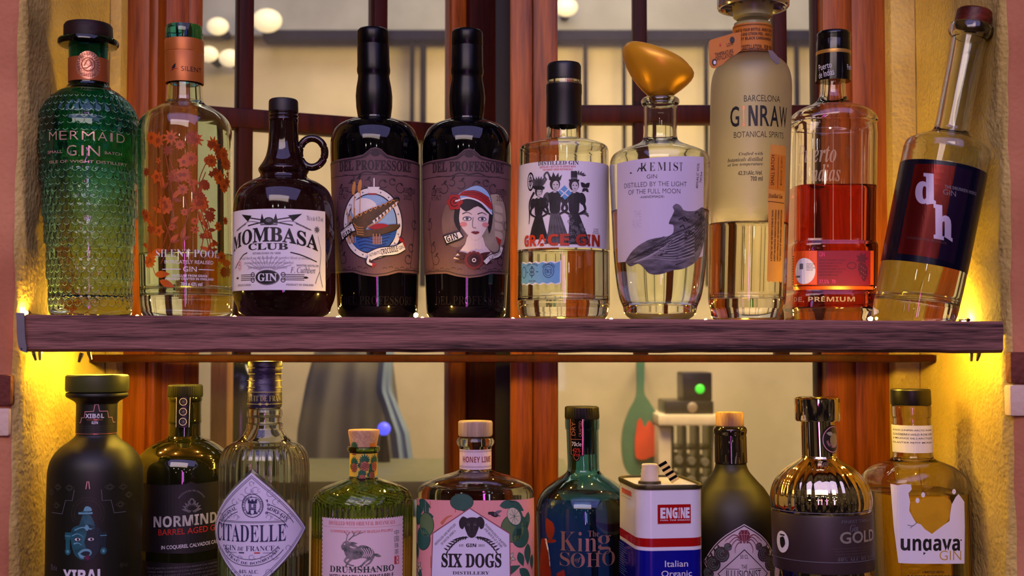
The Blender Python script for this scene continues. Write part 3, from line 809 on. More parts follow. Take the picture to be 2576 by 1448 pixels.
bmesh.ops.recalc_face_normals(bm, faces=bm.faces[:])
tag(link_bm('wine_bottle', bm, M('dark_green_glass', (22, 28, 20), .15), None, (xb, 2.18, zt0)), 'blurred dark wine bottle standing on the table behind the left casement', 'bottle')
def cloth(name, outline, Y, mat, label, folds, amp):
    o = empty(name, P(outline[0][0], outline[0][1], Y)); tag(o, label, 'coat')
    return o
m_coat = M('grey_cloth', (108, 104, 96), .9, scale=8, var=.1, bump=.2); m_scarf = M('pale_blue_cloth', (130, 150, 172), .9, scale=10, var=.1)
ct = empty('hanging_coat', P(900, 880, 2.75)); tag(ct, 'blurred grey coat hanging on the wall beyond the left casement', 'coat')
def drape(name, left, right, Y, mat, folds, amp, root):
    bm = bmesh.new(); rows = []
    NU, NV = 28, 24
    for j in range(NV + 1):
        t = j / NV; py = left[0][1] + (left[-1][1] - left[0][1]) * t
        def ed(e):
            for (x0, y0), (x1, y1) in zip(e, e[1:]):
                if y0 <= py <= y1: return x0 + (x1 - x0) * (py - y0) / (y1 - y0)
            return e[-1][0]
        xl, xr = ed(left), ed(right); row = []
        for side in (0, 1):
            for i in range(NU + 1):
                k = i / NU; e = math.sin(PI * k) ** .5
                y = Y + (-.035 * e if side == 0 else .02 * e) + amp * math.sin(folds * k * 6.28 + t) * e * (t + .2)
                kk = k if side == 0 else 1 - k
                row.append(bm.verts.new(P(xl + (xr - xl) * kk, py, y) - root.location))
        rows.append(row)
    for A, B in zip(rows, rows[1:]):
        for i in range(len(A)): bm.faces.new((A[i], A[(i + 1) % len(A)], B[(i + 1) % len(A)], B[i]))
    bm.faces.new(rows[0]); bm.faces.new(rows[-1][::-1]); bmesh.ops.remove_doubles(bm, verts=bm.verts[:], dist=.0005); bmesh.ops.recalc_face_normals(bm, faces=bm.faces[:])
    return link_bm(name, bm, mat, root, ang=80)
drape('body', [(792, 880), (770, 960), (748, 1080), (738, 1300)], [(985, 880), (1000, 1000), (1012, 1140), (1020, 1300)], 2.75, m_coat, 3, .02, ct)
drape('scarf', [(955, 880), (945, 980), (980, 1090), (1005, 1300)], [(992, 880), (985, 980), (1030, 1090), (1062, 1300)], 2.66, m_scarf, 2, .012, ct)
bm = bmesh.new(); bm_tube(bm, [P(900, 884, 2.75) - ct.location, P(900, 880, 3.41) - ct.location], .012, 8); link_bm('hook', bm, m_iron, ct)
gl = empty('blue_lamp', P(966, 1078, 2.42)); tag(gl, 'small glowing blue lamp beside the hanging coat', 'lamp')
bm = bmesh.new(); bmesh.ops.create_uvsphere(bm, u_segments=16, v_segments=10, radius=px2m(17, 1078, 2.42)); link_bm('globe', bm, M('blue_glow', (80, 84, 235), .4, emit=1.2, var=0), gl)
bm = bmesh.new(); bm_tube(bm, [(0, 0, -.012), (0, 0, zt0 - gl.location.z)], [.006, .012], 8); link_bm('stem', bm, m_iron, gl)
# ------------------------------------------------------------------ shared inks and papers
INK = M('ink_black', (16, 14, 18), .5, var=0.02); INKN = M('ink_navy', (40, 44, 86), .5, var=.02); INKW = M('ink_white', (226, 222, 232), .5, var=.02)
INKR = M('ink_red', (196, 34, 22), .5, var=.03); INKG = M('ink_grey', (104, 100, 108), .55, var=.05); COPPER = M('copper_foil', (226, 150, 120), .28, .75, var=.05)
PAPER = M('white_paper', (232, 226, 236), .62, var=.03, scale=20); BLACKP = M('black_plastic_cap', (12, 10, 14), .38, var=.02); BLACKG = M('black_gloss', (9, 7, 12), .14, var=.02)
GOLD = M('gold_ink', (196, 150, 74), .35, .5, var=.05); PINKINK = M('pink_ink', (232, 160, 160), .5, var=.03)
CLEAR = glass('clear_glass', (246, 250, 244)); GIN = glass('gin', (255, 255, 246), ior=1.36)
CORK = wood('cork', (176, 128, 96), (222, 178, 140), (30, 30, 30), .8, 10, .3)

# 1 ---------------- green scaled bottle
b = Bottle('gin_bottle', 'teal green bottle moulded with fish scales, leftmost on the plank shelf', 229, 222, 60, n=200)
segs = [[(112, 50), (118, 48), (212, 48), (218, 50)], [(218, 52), (224, 56), (236, 76), (252, 96), (275, 112), (305, 121), (345, 124), (400, 122), (500, 116), (610, 110), (700, 105), (780, 101)]]
pr = b.profile(segs, base_r=px2m(92, 780, 1.36), heel=.005)
pr2 = []
for (z0, r0), (z1, r1) in zip(pr, pr[1:]):
    k = max(1, int(abs(z0 - z1) / .0011)) if z0 > .004 else 1
    pr2 += [(z0 + (z1 - z0) * i / k, r0 + (r1 - r0) * i / k) for i in range(k)]
b.prof = pr2 + [pr[-1]]
zs_top, zs_bot = b.z(222), b.z(775)
def scale_sec(a, z):
    if not (zs_bot < z < zs_top): return 1.0
    row = .0094; cols = 34; best = 0.0
    f = (z - zs_bot) / row; j0 = int(f)
    for j in (j0, j0 + 1, j0 + 2):
        c = a / (2 * PI) * cols + (.5 if j % 2 else 0); dx = abs(c - round(c)) * 2
        yy = (zs_bot + j * row - z) / row            # 0 at the row line, positive below it
        if yy < -0.15: continue
        d = math.hypot(dx * .98, yy / 1.28)
        if d < 1.0:
            best = max(best, .35 + .65 * d - .28 * j % 1)
            break
    fade = min(1, (zs_top - z) / .012, (z - zs_bot) / .008)
    zlab0, zlab1 = b.z(425), b.z(312)
    q = (a - b.front + PI) % (2 * PI) - PI
    if zlab0 < z < zlab1 and abs(q) < 1.25: fade *= .12
    return 1 + fade * .046 * (best - .6)
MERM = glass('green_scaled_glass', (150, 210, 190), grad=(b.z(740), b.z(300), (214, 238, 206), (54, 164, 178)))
b.sec = scale_sec
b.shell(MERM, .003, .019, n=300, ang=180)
b.sec = None
b.liquid(327, GIN, -.0012)
b.disc('stopper', [(48, 55, 1), (53, 59, 1), (99, 60)], wood('dark_stopper', (26, 12, 10), (48, 24, 18), (10, 10, 30), .5))
b.disc('lip_ring', [(99, 62), (102, 72), (106, 74), (112, 74), (117, 70), (119, 50)], glass('teal_dark', (40, 96, 96)))
b.sleeve('neck_band', [(140, 48, 1), (200, 48, 1)], M('copper_paper', (176, 92, 46), .4, .3))
a = Art(); MED = M('copper_medallion', (226, 158, 128), .3, .7, bump=.6, scale=120)
mp = b.mapper(rfix=px2m(48.6, 170, 1.36), plain=True)
a.ell(222, 163, 31, 35, MED, 1)
MED2 = M('copper_dark', (150, 84, 56), .4, .6)
for k in range(26):
    t = 2 * PI * k / 26
    if math.sin(t) > .55: continue
    a.line([(222 + 21 * math.cos(t), 161 + 23 * math.sin(t)), (222 + 29 * math.cos(t), 162 + 32 * math.sin(t))], 1.6, MED2, 2)
a.ring(222, 162, 17, 18, 3, MED2, 2); a.curve([(212, 166), (222, 150), (230, 160), (220, 170), (210, 172)], 3, MED2, 2)
for k in range(9): a.line([(204 + k * 4.5, 184), (206 + k * 4.2, 194 - abs(4 - k))], 1.4, MED2, 2)
a.build('medallion', mp, b.root, 6)
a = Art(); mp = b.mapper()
SCD = sheer('scale_painted_edge', (6, 48, 34), .55, .15); SCL = sheer('scale_painted_glint', (190, 250, 200), .35, .1)  # scale edges drawn as dark lines with painted highlights over the glass
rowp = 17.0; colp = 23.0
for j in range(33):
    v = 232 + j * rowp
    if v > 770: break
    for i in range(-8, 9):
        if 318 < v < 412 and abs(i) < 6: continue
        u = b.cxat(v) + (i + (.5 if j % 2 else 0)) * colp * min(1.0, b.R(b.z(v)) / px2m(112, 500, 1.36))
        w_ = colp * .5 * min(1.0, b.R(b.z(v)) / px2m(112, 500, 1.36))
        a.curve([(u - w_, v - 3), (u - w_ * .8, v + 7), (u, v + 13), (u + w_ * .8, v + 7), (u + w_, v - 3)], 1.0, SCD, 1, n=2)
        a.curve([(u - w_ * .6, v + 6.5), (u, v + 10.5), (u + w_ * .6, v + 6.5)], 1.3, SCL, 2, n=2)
a.build('painted_scale_edges', mp, b.root, base=.0009)
a = Art(); mp = b.mapper()
FOIL = M('rose_foil', (255, 196, 186), .22, .55, var=.08, scale=90)
w = "MERMAID"
xs = [118, 150, 178, 207, 245, 276, 293, 325]
for i, ch in enumerate(w):
    a.text(ch, xs[i], xs[i + 1] - 8 if ch != 'I' else xs[i] + 6, 330, 352, FOIL, 's', 1, -.012)
for ch, x0, x1 in (('G', 170, 194), ('I', 206, 211), ('N', 222, 250)): a.text(ch, x0, x1, 366, 392, FOIL, 's', 1, -.010)
a.text('SMALL', 112, 158, 378, 385, FOIL, 's', 1); a.text('BATCH', 262, 308, 378, 385, FOIL, 's', 1)
a.text('ISLE OF WIGHT DISTILLERY', 118, 326, 403, 410, FOIL, 's', 1)
a.build('lettering', mp, b.root, base=.0007)

# 2 ---------------- clear bottle with orange botanical print
b = Bottle('gin_bottle', 'clear bottle with orange floral print and copper foil neck beside the green scaled one', 471, 463, 60)
b.profile([[(108, 40), (200, 42), (245, 44), (255, 45)], [(255, 45), (262, 52), (274, 72), (290, 96), (306, 109), (326, 115), (400, 116), (500, 116), (640, 116), (755, 115)], [(755, 115), (778, 113)]], base_r=px2m(104, 780, 1.36), heel=.006)
b.shell(glass('pale_green_glass', (232, 246, 236)), .0032, .022)
b.liquid(634, GIN)
b.sleeve('foil_band', [(92, 46, 1), (95, 47, 1), (123, 47, 1), (124, 46.2, 1), (126, 46.2, 1), (127, 47, 1), (202, 46, 1)], M('orange_foil', (196, 110, 46), .42, .35, var=.06))
TEAL = glass('teal_stopper_glass', (60, 150, 160))
b.disc('stopper', [(56, 44, 1), (60, 46, 1), (88, 46, 1), (96, 43, 1), (108, 40, 1), (109, 34), (213, 33)], TEAL)
a = Art(); mp = b.mapper(rfix=px2m(47.3, 170, 1.36), plain=True)
a.text('SILENT', 456, 512, 166, 178, INK, 's', 1, -.006); a.leaf(432, 176, -60, 20, 4, INK); a.curve([(426, 177), (436, 172), (448, 172)], 1.6, INKR)
a.build('neck_lettering', mp, b.root, 6)
a = Art(); mp = b.mapper(); R1 = M('orange_print', (200, 88, 0), .5, var=.12, scale=60); R2 = M('dark_orange_print', (150, 58, 0), .5, var=.1); rr = random.Random(5)
for i in range(8):
    x0 = rr.uniform(375, 570); y0 = rr.uniform(600, 690); pts = [(x0, y0)]
    for k in range(4): x0 += rr.uniform(-26, 26); y0 -= rr.uniform(50, 74); pts.append((x0, y0))
    a.curve(pts, 2.4, R2, 1)
    for k in range(1, 4):
        px_, py_ = pts[k]; a.leaf(px_, py_, rr.uniform(-160, -20), rr.uniform(22, 36), 6, R1, 1); a.leaf(px_, py_, rr.uniform(-60, 60), 24, 5, R2, 1)
for i in range(64):
    x, y = rr.uniform(340, 604), rr.uniform(340, 690)
    if 620 < y < 725 and 392 < x < 560: continue
    a.flower(x, y, rr.uniform(9, 22), rr.choice((5, 7, 9, 11)), rr.choice((R1, R1, R2)), R2, 1, rr.uniform(.2, .36), rr.uniform(0, 60))
for x, y in ((492, 350), (540, 356), (430, 346), (396, 352)): a.flower(x, y, 22, 9, R1, R2, 1, .16)
for x, y in ((385, 690), (400, 705), (372, 640), (568, 660)): a.leaf(x, y, rr.uniform(-40, 40), 44, 9, R1, 1)
a.build('floral_print', mp, b.root)
a = Art()
a.text('SILENT POOL', 390, 556, 627, 646, INKW, 'sb', 3, -.014); a.text('INTRICATELY REALISED', 414, 538, 654, 663, INKW, 's', 3)
a.text('GIN', 461, 494, 670, 683, INKW, 's', 3); a.line([(408, 677), (455, 677)], 2, INKW, 3); a.line([(499, 677), (540, 677)], 2, INKW, 3)
a.text('DISTILLED FROM GRAIN', 433, 521, 690, 696, INKW, 'ssb', 3); a.text('PRECISELY CRAFTED IN ENGLAND', 416, 539, 698, 704, INKW, 'ssb', 3); a.text('70cl e 43% vol', 455, 508, 709, 719, INKW, 'ssb', 3)
a.build('lettering', mp, b.root)

# 3 ---------------- brown jug
b = Bottle('gin_bottle', 'stout dark brown jug bottle with ring handle and white label, third on the plank shelf', 716, 713, 250, Y=1.335)
b.profile([[(280, 34), (284, 37), (288, 35), (293, 37.5), (297, 35.5), (302, 37.5), (308, 36.5)], [(308, 36.5), (340, 37), (365, 38.5), (388, 43), (405, 50), (420, 60)], [(420, 60), (426, 63), (432, 62), (440, 58), (447, 60)],
           [(447, 60), (452, 70), (460, 88), (474, 107), (492, 118), (515, 124), (560, 126), (700, 128), (735, 128), (755, 124), (772, 117)]], base_r=px2m(92, 780, 1.335), heel=.006)
AMBER = M('dark_amber_glass', (22, 6, 6), .07, var=.1, col2=(34, 11, 9), coat=.2, scale=9)
b.solid(AMBER)
b.disc('screw_cap', [(244, 31, 1), (246, 35, 1), (250, 36.5, 1), (282, 37)], M('brown_black_cap', (26, 16, 20), .5))
bm = bmesh.new(); c = Vector((P(785, 384, 1.335).x - b.B.x, 0, P(785, 384, 1.335).z - b.B.z)); rj = px2m(34, 384, 1.335)
bm_tube(bm, [c + Vector((rj * math.cos(t) * .94, 0, rj * 1.08 * math.sin(t))) for t in [2 * PI * k / 40 for k in range(40)]], px2m(9.5, 384, 1.335), 14, True)
bm_tube(bm, [c + Vector((-rj * .9, 0, .004)), c + Vector((-rj * 1.5, 0, .006))], px2m(10, 384, 1.335), 12)
bm_tube(bm, [c + Vector((-rj * .2, 0, -rj * 1.05)), c + Vector((-rj * .9, 0, -rj * 1.3)), c + Vector((-rj * 1.5, 0, -rj * 1.45))], px2m(9.5, 384, 1.335), 12)
bmesh.ops.recalc_face_normals(bm, faces=bm.faces[:]); link_bm('ring_handle', bm, AMBER, b.root, ang=60)
a = Art(); mp = b.mapper(-6)
a.rect(540, 848, 525, 729, PAPER, 0)
a.text('MOMBASA', 560, 820, 570, 608, INK, 'sb', 2, .012, bend=22); a.text('CLUB', 632, 738, 611, 628, INK, 'sb', 2, .012)
a.curve([(574, 672), (612, 640), (628, 634)], 3, INK, 1); a.curve([(744, 634), (770, 640), (816, 656)], 3, INK, 1)
for sx in (-1, 1):
    a.line([(690 - sx * 60, 566), (690 + sx * 62, 545)], 3, INK, 1); a.poly([(690 + sx * 48, 541), (690 + sx * 84, 536), (690 + sx * 60, 556)], INK, 1)
    a.curve([(690 + sx * 20, 560), (690 + sx * 60, 556), (690 + sx * 100, 576)], 2.2, INKG, 1, .8)
    for k in range(5): a.leaf(690 + sx * (66 + k * 8), 560 + k * 3, 20 if sx > 0 else 160, 14, 2, INKG, 1)
a.poly([(672, 536), (680, 560), (666, 562)], INK, 1); a.poly([(708, 536), (700, 560), (714, 562)], INK, 1); a.ell(690, 556, 14, 10, INK, 2); a.ell(690, 554, 8, 5, INKG, 3); a.rect(668, 712, 562, 566, INKG, 1)
a.text('70cl e alc 41.5% vol', 786, 838, 540, 552, INKG, 's', 1); a.flower(817, 574, 10, 9, INKG, None, 1, .18)
a.text('ESTABLISHED IN 1888', 646, 720, 634, 639, INKG, 'ssb', 1)
for i, (x0, x1, s_) in enumerate(((604, 800, 'Small Batch pot still distillation of a perfect blend of aromatic'), (616, 752, 'fruits and herbs with pure grain alcohol'), (630, 736, 'four times painstakingly distilled'))):
    a.text(s_, x0, x1, 644 + i * 12, 653 + i * 12, INKG, 'si', 1)
for k in range(13):
    t = math.radians(-60 + 10 * k); a.line([(686 + 20 * math.sin(t), 684 - 10 * math.cos(t)), (686 + 70 * math.sin(t), 690 - 48 * math.cos(t))], 3, M('ink_pale', (196, 186, 200), .6), .5)
a.ring(598, 665, 9, 14, 1.6, PINKINK, 1); a.ring(598, 660, 4, 4.5, 1.5, INKR, 1); a.ring(598, 669, 5, 5.5, 1.5, INKR, 1)
a.text('MASTER DISTILLER', 760, 822, 664, 669, INKG, 'ssb', 1); a.text('F. Cuthbert', 744, 812, 670, 686, INK, 'si', 1)
a.ell(686, 697, 32, 19, INK, 2); a.ring(686, 697, 32, 19, 2, INKG, 3); a.text('GIN', 661, 711, 687, 707, INKW, 'sb', 3, .01)
for k in range(4):
    a.line([(604, 690 + k * 4.4), (652, 690 + k * 4.4)], 1.8, INK, 1); a.line([(722, 690 + k * 4.4), (780, 690 + k * 4.4)], 1.8, INK, 1)
for sx in (-1, 1): a.ring(686 + sx * 40, 690, 6, 6, 2, INK, 1); a.ring(686 + sx * 40, 704, 6, 6, 2, INK, 1); a.leaf(686 + sx * 92, 697, 90 - sx * 90, 14, 3, INK, 1)
a.text('DISTILLED IN LONDON', 590, 640, 713, 718, INKG, 'ssb', 1); a.text('PRODUCT OF ENGLAND', 734, 806, 713, 718, INKG, 'ssb', 1)
a.curve([(836, 720), (826, 680), (830, 630), (820, 590)], 2.4, INKG, 1, 1); a.curve([(826, 680), (816, 700), (812, 712)], 2, INKG, 1)
a.build('label', mp, b.root)

# 4, 5 ---------------- twin dark bottles
m_dkg = M('near_black_glass', (6, 4, 8), .05, var=.1, scale=9); MAUVE = M('mauve_paper', (112, 78, 84), .6, var=.22, scale=14, col2=(84, 56, 64)); MAUVED = M('mauve_ink', (44, 26, 34), .6); WAX = M('black_wax_capsule', (6, 4, 9), .28, var=.05, bump=.05, spec=.25)
def twin(label, bx, tx, x_l, dy, croc):
    b = Bottle('gin_bottle', label, bx, tx, 70, Y=1.385)
    b.profile([[(285 + dy, 40), (298 + dy, 42)], [(298 + dy, 42), (303 + dy, 60), (312 + dy, 82), (324 + dy, 97), (341 + dy, 106), (362 + dy, 111), (420, 111), (600, 108), (700, 104), (770, 101)]], base_r=px2m(88, 780, 1.36), heel=.007)
    b.solid(m_dkg)
    b.disc('wax_capsule', [(65 + dy, 34, 1), (69 + dy, 38.5, 1), (73 + dy, 39.5, 1), (103 + dy, 40, 1), (105 + dy, 39, 1), (108 + dy, 40, 1), (156 + dy, 40.5, 1), (168 + dy, 42, 1), (176 + dy, 41, 1), (182 + dy, 39, 1), (200 + dy, 40), (222 + dy, 44), (243 + dy, 46), (270 + dy, 45), (290 + dy, 42), (299 + dy, 41)], WAX, ang=50)
    a = Art(); mp = b.mapper(); cx = x_l; y = dy
    up_ = [(cx - 172, 398 + y), (cx - 60, 394 + y), (cx - 30, 388 + y), (cx - 12, 373 + y), (cx, 370 + y), (cx + 12, 373 + y), (cx + 30, 388 + y), (cx + 60, 394 + y), (cx + 172, 398 + y)]
    lw = [(cx + 172, 684 + y), (cx + 60, 684 + y), (cx + 30, 692 + y), (cx, 696 + y), (cx - 30, 692 + y), (cx - 60, 684 + y), (cx - 172, 684 + y)]
    a.poly(up_ + lw, MAUVE, 0)
    a.curve([(p[0], p[1] + 5) for p in up_], 3.4, MAUVED, 1, n=3); a.ell(cx, 385 + y, 12, 8, MAUVED, 1)
    for sx in (-1, 1): a.curve([(cx + sx * 12, 384 + y), (cx + sx * 30, 396 + y), (cx + sx * 60, 398 + y)], 3, MAUVED, 1, 1)
    a.curve([(p[0], p[1] - 6) for p in lw], 2.4, MAUVED, 1, n=3)
    a.text('DEL PROFESSORE', cx - 104, cx + 104, 402 + y, 428 + y, MAUVED, 'sb', 1, .022)
    a.line([(cx - 165, 439 + y), (cx + 165, 439 + y)], 1.6, MAUVED, 1)
    rr = random.Random(4 + int(dy))
    for sx in (-1, 1):
        a.curve([(cx, 436 + y), (cx + sx * 24, 432 + y), (cx + sx * 50, 440 + y), (cx + sx * 90, 436 + y)], 4, MAUVED, 1, 1)
        for (px_, py_, r) in ((20, 462, 11), (44, 456, 9), (66, 470, 13), (100, 476, 10), (118, 560, 12), (104, 620, 11), (92, 650, 12)):
            a.ring(cx + sx * px_, py_ + y, r, r, 2, MAUVED, 1, 30 if sx > 0 else -120, 290 if sx > 0 else 150, 18); a.leaf(cx + sx * px_, py_ + y - r, 40 * sx, 12, 3, MAUVED, 1)
        a.curve([(cx + sx * 112, 500 + y), (cx + sx * 120, 540 + y), (cx + sx * 112, 600 + y), (cx + sx * 100, 668 + y)], 1.8, MAUVED, 1)
        for k in range(9): a.ring(cx + sx * (24 + 16 * k), 676 + y - (k % 2) * 3, 6, 4, 1.5, MAUVED, 1, 180, 360, 10)
    a.text('CRAFTED', cx - 106, cx - 72, 468 + y, 480 + y, MAUVED, 's', 1); a.text('in ITALY', cx - 108, cx - 74, 484 + y, 498 + y, MAUVED, 's', 1)
    a.text('RELEASE', cx + 76, cx + 122, 468 + y, 481 + y, MAUVED, 's', 1); a.text('2022', cx + 76, cx + 106, 486 + y, 498 + y, MAUVED, 's', 1)
    WHT = M('cream_print', (232, 226, 224), .6, var=.04); BLU = M('sea_blue_print', (40, 90, 170), .6); LBL = M('sky_blue_print', (150, 186, 226), .6); GLD = M('reed_gold', (206, 140, 70), .6); BRN = M('croc_brown', (96, 70, 40), .6, var=.2, scale=120); REDP = M('deep_red_print', (168, 26, 30), .6)
    if croc:
        ox, oy = cx - 9, 562 + y
        a.ell(ox, oy, 82, 92, INK, 1, 48); a.ell(ox, oy, 79, 89, WHT, 2, 48); a.ring(ox, oy, 66, 76, 3, INK, 3)
        a.ell(ox, oy, 63, 73, LBL, 3, 48)
        for k in range(20): t = 2 * PI * k / 20; a.ell(ox + 72 * math.cos(t), oy + 82 * math.sin(t), 2, None, INKG, 3, 8)
        a.ell(ox - 20, oy - 38, 34, 26, WHT, 4); a.blob([(ox - 44, oy + 22), (ox + 10, oy + 12), (ox + 63, oy + 8), (ox + 54, oy + 40), (ox + 20, oy + 68), (ox - 20, oy + 70), (ox - 48, oy + 50)], BLU, 4)
        for k in range(6): a.curve([(ox - 44 + k * 3, oy + 24 + k * 8), (ox - 16, oy + 20 + k * 8), (ox + 12, oy + 25 + k * 8), (ox + 52 - k * 4, oy + 18 + k * 8)], 2, M('navy_print', (18, 34, 92), .6), 5)
        for k in range(7): a.line([(ox - 66 + k * 4, oy + 48), (ox - 62 + k * 3 - (k % 3) * 6, oy - 20 - (k % 4) * 10)], 2, GLD, 5)
        for dx, dh in ((-46, -120), (-30, -124)): a.line([(ox + dx, oy - 20), (ox + dx + 2, oy + dh + 20)], 2, GLD, 5); a.ell(ox + dx, oy + dh + 30, 5, 17, GLD, 5, rot=8); a.line([(ox + dx, oy + dh + 14), (ox + dx, oy + dh - 2)], 1.4, INK, 5)
        up2 = [(ox - 58, oy + 30), (ox - 60, oy - 2), (ox - 40, oy - 20), (ox - 14, oy - 32), (ox + 4, oy - 40), (ox + 30, oy - 48), (ox + 62, oy - 68), (ox + 72, oy - 66), (ox + 70, oy - 56), (ox + 50, oy - 40), (ox + 20, oy - 14), (ox - 4, oy + 2), (ox - 16, oy + 16), (ox + 10, oy + 14), (ox + 46, oy + 2), (ox + 74, oy + 2), (ox + 62, oy + 16), (ox + 20, oy + 30), (ox - 20, oy + 36)]
        a.blob(up2, INK, 5, 3); a.blob([(ox + (p[0] - ox) * .95 + 1, oy + (p[1] - oy) * .93) for p in up2], BRN, 6, 3)
        for k in range(9): a.curve([(ox - 50 + k * 12, oy - 12 - k * 5), (ox - 44 + k * 12, oy - 20 - k * 5), (ox - 38 + k * 12, oy - 14 - k * 5.5)], 2.2, GLD, 7)
        for k in range(4): a.curve([(ox - 48 + k * 4, oy - 2 + k * 8), (ox - 36, oy + 8 + k * 6), (ox - 20, oy + 10 + k * 6)], 2, GLD, 7)
        a.curve([(ox - 10, oy + 8), (ox + 14, oy - 4), (ox + 44, oy - 34), (ox + 68, oy - 58)], 3, GLD, 7); a.blob([(ox - 10, oy + 12), (ox + 16, oy + 0), (ox + 42, oy + 4), (ox + 16, oy + 14)], REDP, 7, 3); a.ell(ox - 30, oy - 22, 6, 4, GLD, 8); a.ell(ox - 30, oy - 22, 2.4, None, INK, 9)
        for k in range(8): t = k / 8; a.poly([(ox + 2 + 64 * t, oy - 6 - 54 * t), (ox + 8 + 64 * t, oy - 10 - 54 * t), (ox + 8 + 64 * t, oy + 2 - 54 * t)], WHT, 8)
        for k in range(6): a.line([(ox + 4 + k * 4, oy + 52), (ox + 4 + k * 4, oy + 26 + (k % 2) * 6)], 2, GLD, 8)
        for x0, y0, x1, y1, s_, tilt in ((ox - 84, oy + 8, ox - 38, oy + 8, 'OLD TOM', -18), (ox - 82, oy + 28, ox - 42, oy + 24, 'GIN', -18)): pass
        a.poly([(ox - 92, oy + 18), (ox - 50, oy - 4), (ox - 38, oy + 18), (ox - 50, oy + 22), (ox - 84, oy + 42)], INK, 8); a.poly([(ox - 89, oy + 19), (ox - 51, oy - 1), (ox - 42, oy + 17), (ox - 52, oy + 19), (ox - 82, oy + 38)], WHT, 9)
        a.text('OLD TOM', ox - 86, ox - 52, oy + 5, oy + 13, INK, 's', 10, rot=-26); a.text('GIN', ox - 82, ox - 50, oy + 17, oy + 29, INK, 'ssb', 10, rot=-26)
        rb = [(ox - 6, oy + 84), (ox + 20, oy + 72), (ox + 60, oy + 66), (ox + 84, oy + 54)]
        a.curve(rb, 25, INK, 8); a.curve(rb, 20, WHT, 9); a.text('AUTHENTIC', ox - 6, ox + 22, oy + 72, oy + 80, INK, 's', 10, rot=-18); a.text('CROCODILE', ox + 22, ox + 66, oy + 60, oy + 74, INK, 'ssb', 10, rot=-13); a.text('GIN', ox + 68, ox + 82, oy + 54, oy + 63, INK, 's', 10, rot=-24)
        a.poly([(ox + 68, oy + 30), (ox + 84, oy + 40), (ox + 88, oy + 56), (ox + 76, oy + 50)], REDP, 8); a.curve([(ox - 6, oy + 84), (ox - 10, oy + 98), (ox + 2, oy + 106)], 10, INK, 8); a.curve([(ox - 6, oy + 84), (ox - 9, oy + 98), (ox + 2, oy + 104)], 6, WHT, 9); a.poly([(ox + 2, oy + 98), (ox + 12, oy + 102), (ox + 2, oy + 112)], REDP, 10)
        a.poly([(ox - 10, oy - 92), (ox + 20, oy - 92), (ox + 14, oy - 76), (ox - 4, oy - 76)], WHT, 5); a.line([(ox + 6, oy - 114), (ox + 6, oy - 88)], 3, WHT, 5); a.rect(ox - 8, ox + 12, oy - 76, oy - 72, REDP, 5)
    else:
        ox, oy = cx + 12, 549 + y
        SK = M('face_print', (226, 206, 204), .6, var=.05); ROS = M('blush_print', (222, 140, 140), .6)
        a.ell(ox - 44, oy + 8, 40, 62, M('sepia_print', (140, 110, 104), .6, var=.2), 1); a.ell(ox + 60, oy + 6, 46, 74, M('sepia_print2', (176, 160, 140), .6, var=.2), 1)
        for k in range(4): a.blob([(ox + 58, oy - 40 + k * 22), (ox + 84, oy - 36 + k * 22), (ox + 88, oy - 22 + k * 22), (ox + 60, oy - 24 + k * 22)], M('sepia_sail', (196, 180, 160), .6, var=.1), 2, 3)
        a.blob([(ox - 52, oy + 98), (ox - 22, oy + 62), (ox - 14, oy + 40), (ox + 20, oy + 40), (ox + 30, oy + 64), (ox + 60, oy + 98), (ox, oy + 104)], SK, 2, 3)
        a.blob([(ox - 46, oy - 40), (ox + 4, oy - 78), (ox + 48, oy - 40), (ox + 50, oy + 6), (ox + 40, oy + 34), (ox + 28, oy - 10), (ox - 30, oy - 14), (ox - 34, oy + 30), (ox - 50, oy + 4)], M('hair_print', (24, 18, 26), .6), 3, 3)
        a.blob([(ox - 34, oy - 30), (ox, oy - 40), (ox + 36, oy - 30), (ox + 38, oy + 4), (ox + 24, oy + 36), (ox + 4, oy + 52), (ox - 16, oy + 38), (ox - 36, oy + 6)], SK, 4, 4)
        a.blob([(ox - 44, oy - 44), (ox - 8, oy - 62), (ox + 40, oy - 30), (ox + 42, oy - 14), (ox + 10, oy - 34), (ox - 20, oy - 20)], M('hair_print2', (30, 22, 30), .6), 5, 3)
        for sx in (-1, 1):
            e = ox + 2 + sx * 19
            a.ell(e, oy - 2, 11, 5.5, INK, 6); a.ell(e, oy - 1.5, 9, 4, INKW, 7); a.ell(e, oy - 2, 4, None, INKG, 8); a.ell(e, oy - 2, 2, None, INK, 9); a.curve([(e - 12, oy - 14), (e, oy - 18), (e + 12, oy - 13)], 2.4, INK, 6, 1)
            a.ell(ox + 2 + sx * 28, oy + 12, 9, 6, ROS, 5)
        a.curve([(ox - 2, oy - 6), (ox - 4, oy + 12), (ox - 2, oy + 20), (ox + 6, oy + 21)], 1.6, INKG, 6); a.blob([(ox - 8, oy + 32), (ox, oy + 29), (ox + 4, oy + 30), (ox + 8, oy + 29), (ox + 14, oy + 32), (ox + 4, oy + 37)], M('lip_print', (120, 26, 36), .6), 6, 3)
        hat = [(ox - 50, oy - 36), (ox - 44, oy - 60), (ox - 20, oy - 76), (ox + 6, oy - 86), (ox + 28, oy - 79), (ox + 44, oy - 60), (ox + 52, oy - 12), (ox + 40, oy - 20), (ox + 10, oy - 46), (ox - 20, oy - 52)]
        a.blob(hat, INK, 6, 3); a.blob([(ox + (p[0] - ox) * .95, oy - 2 + (p[1] - oy) * .97) for p in hat], LBL, 7, 3)
        a.blob([(ox - 40, oy - 60), (ox - 24, oy - 72), (ox + 10, oy - 70), (ox + 40, oy - 54), (ox + 48, oy - 26), (ox + 20, oy - 44), (ox - 16, oy - 58)], REDP, 8, 3)
        a.curve([(ox - 46, oy - 46), (ox - 14, oy - 54), (ox + 20, oy - 42), (ox + 46, oy - 16)], 4, INKW, 9)
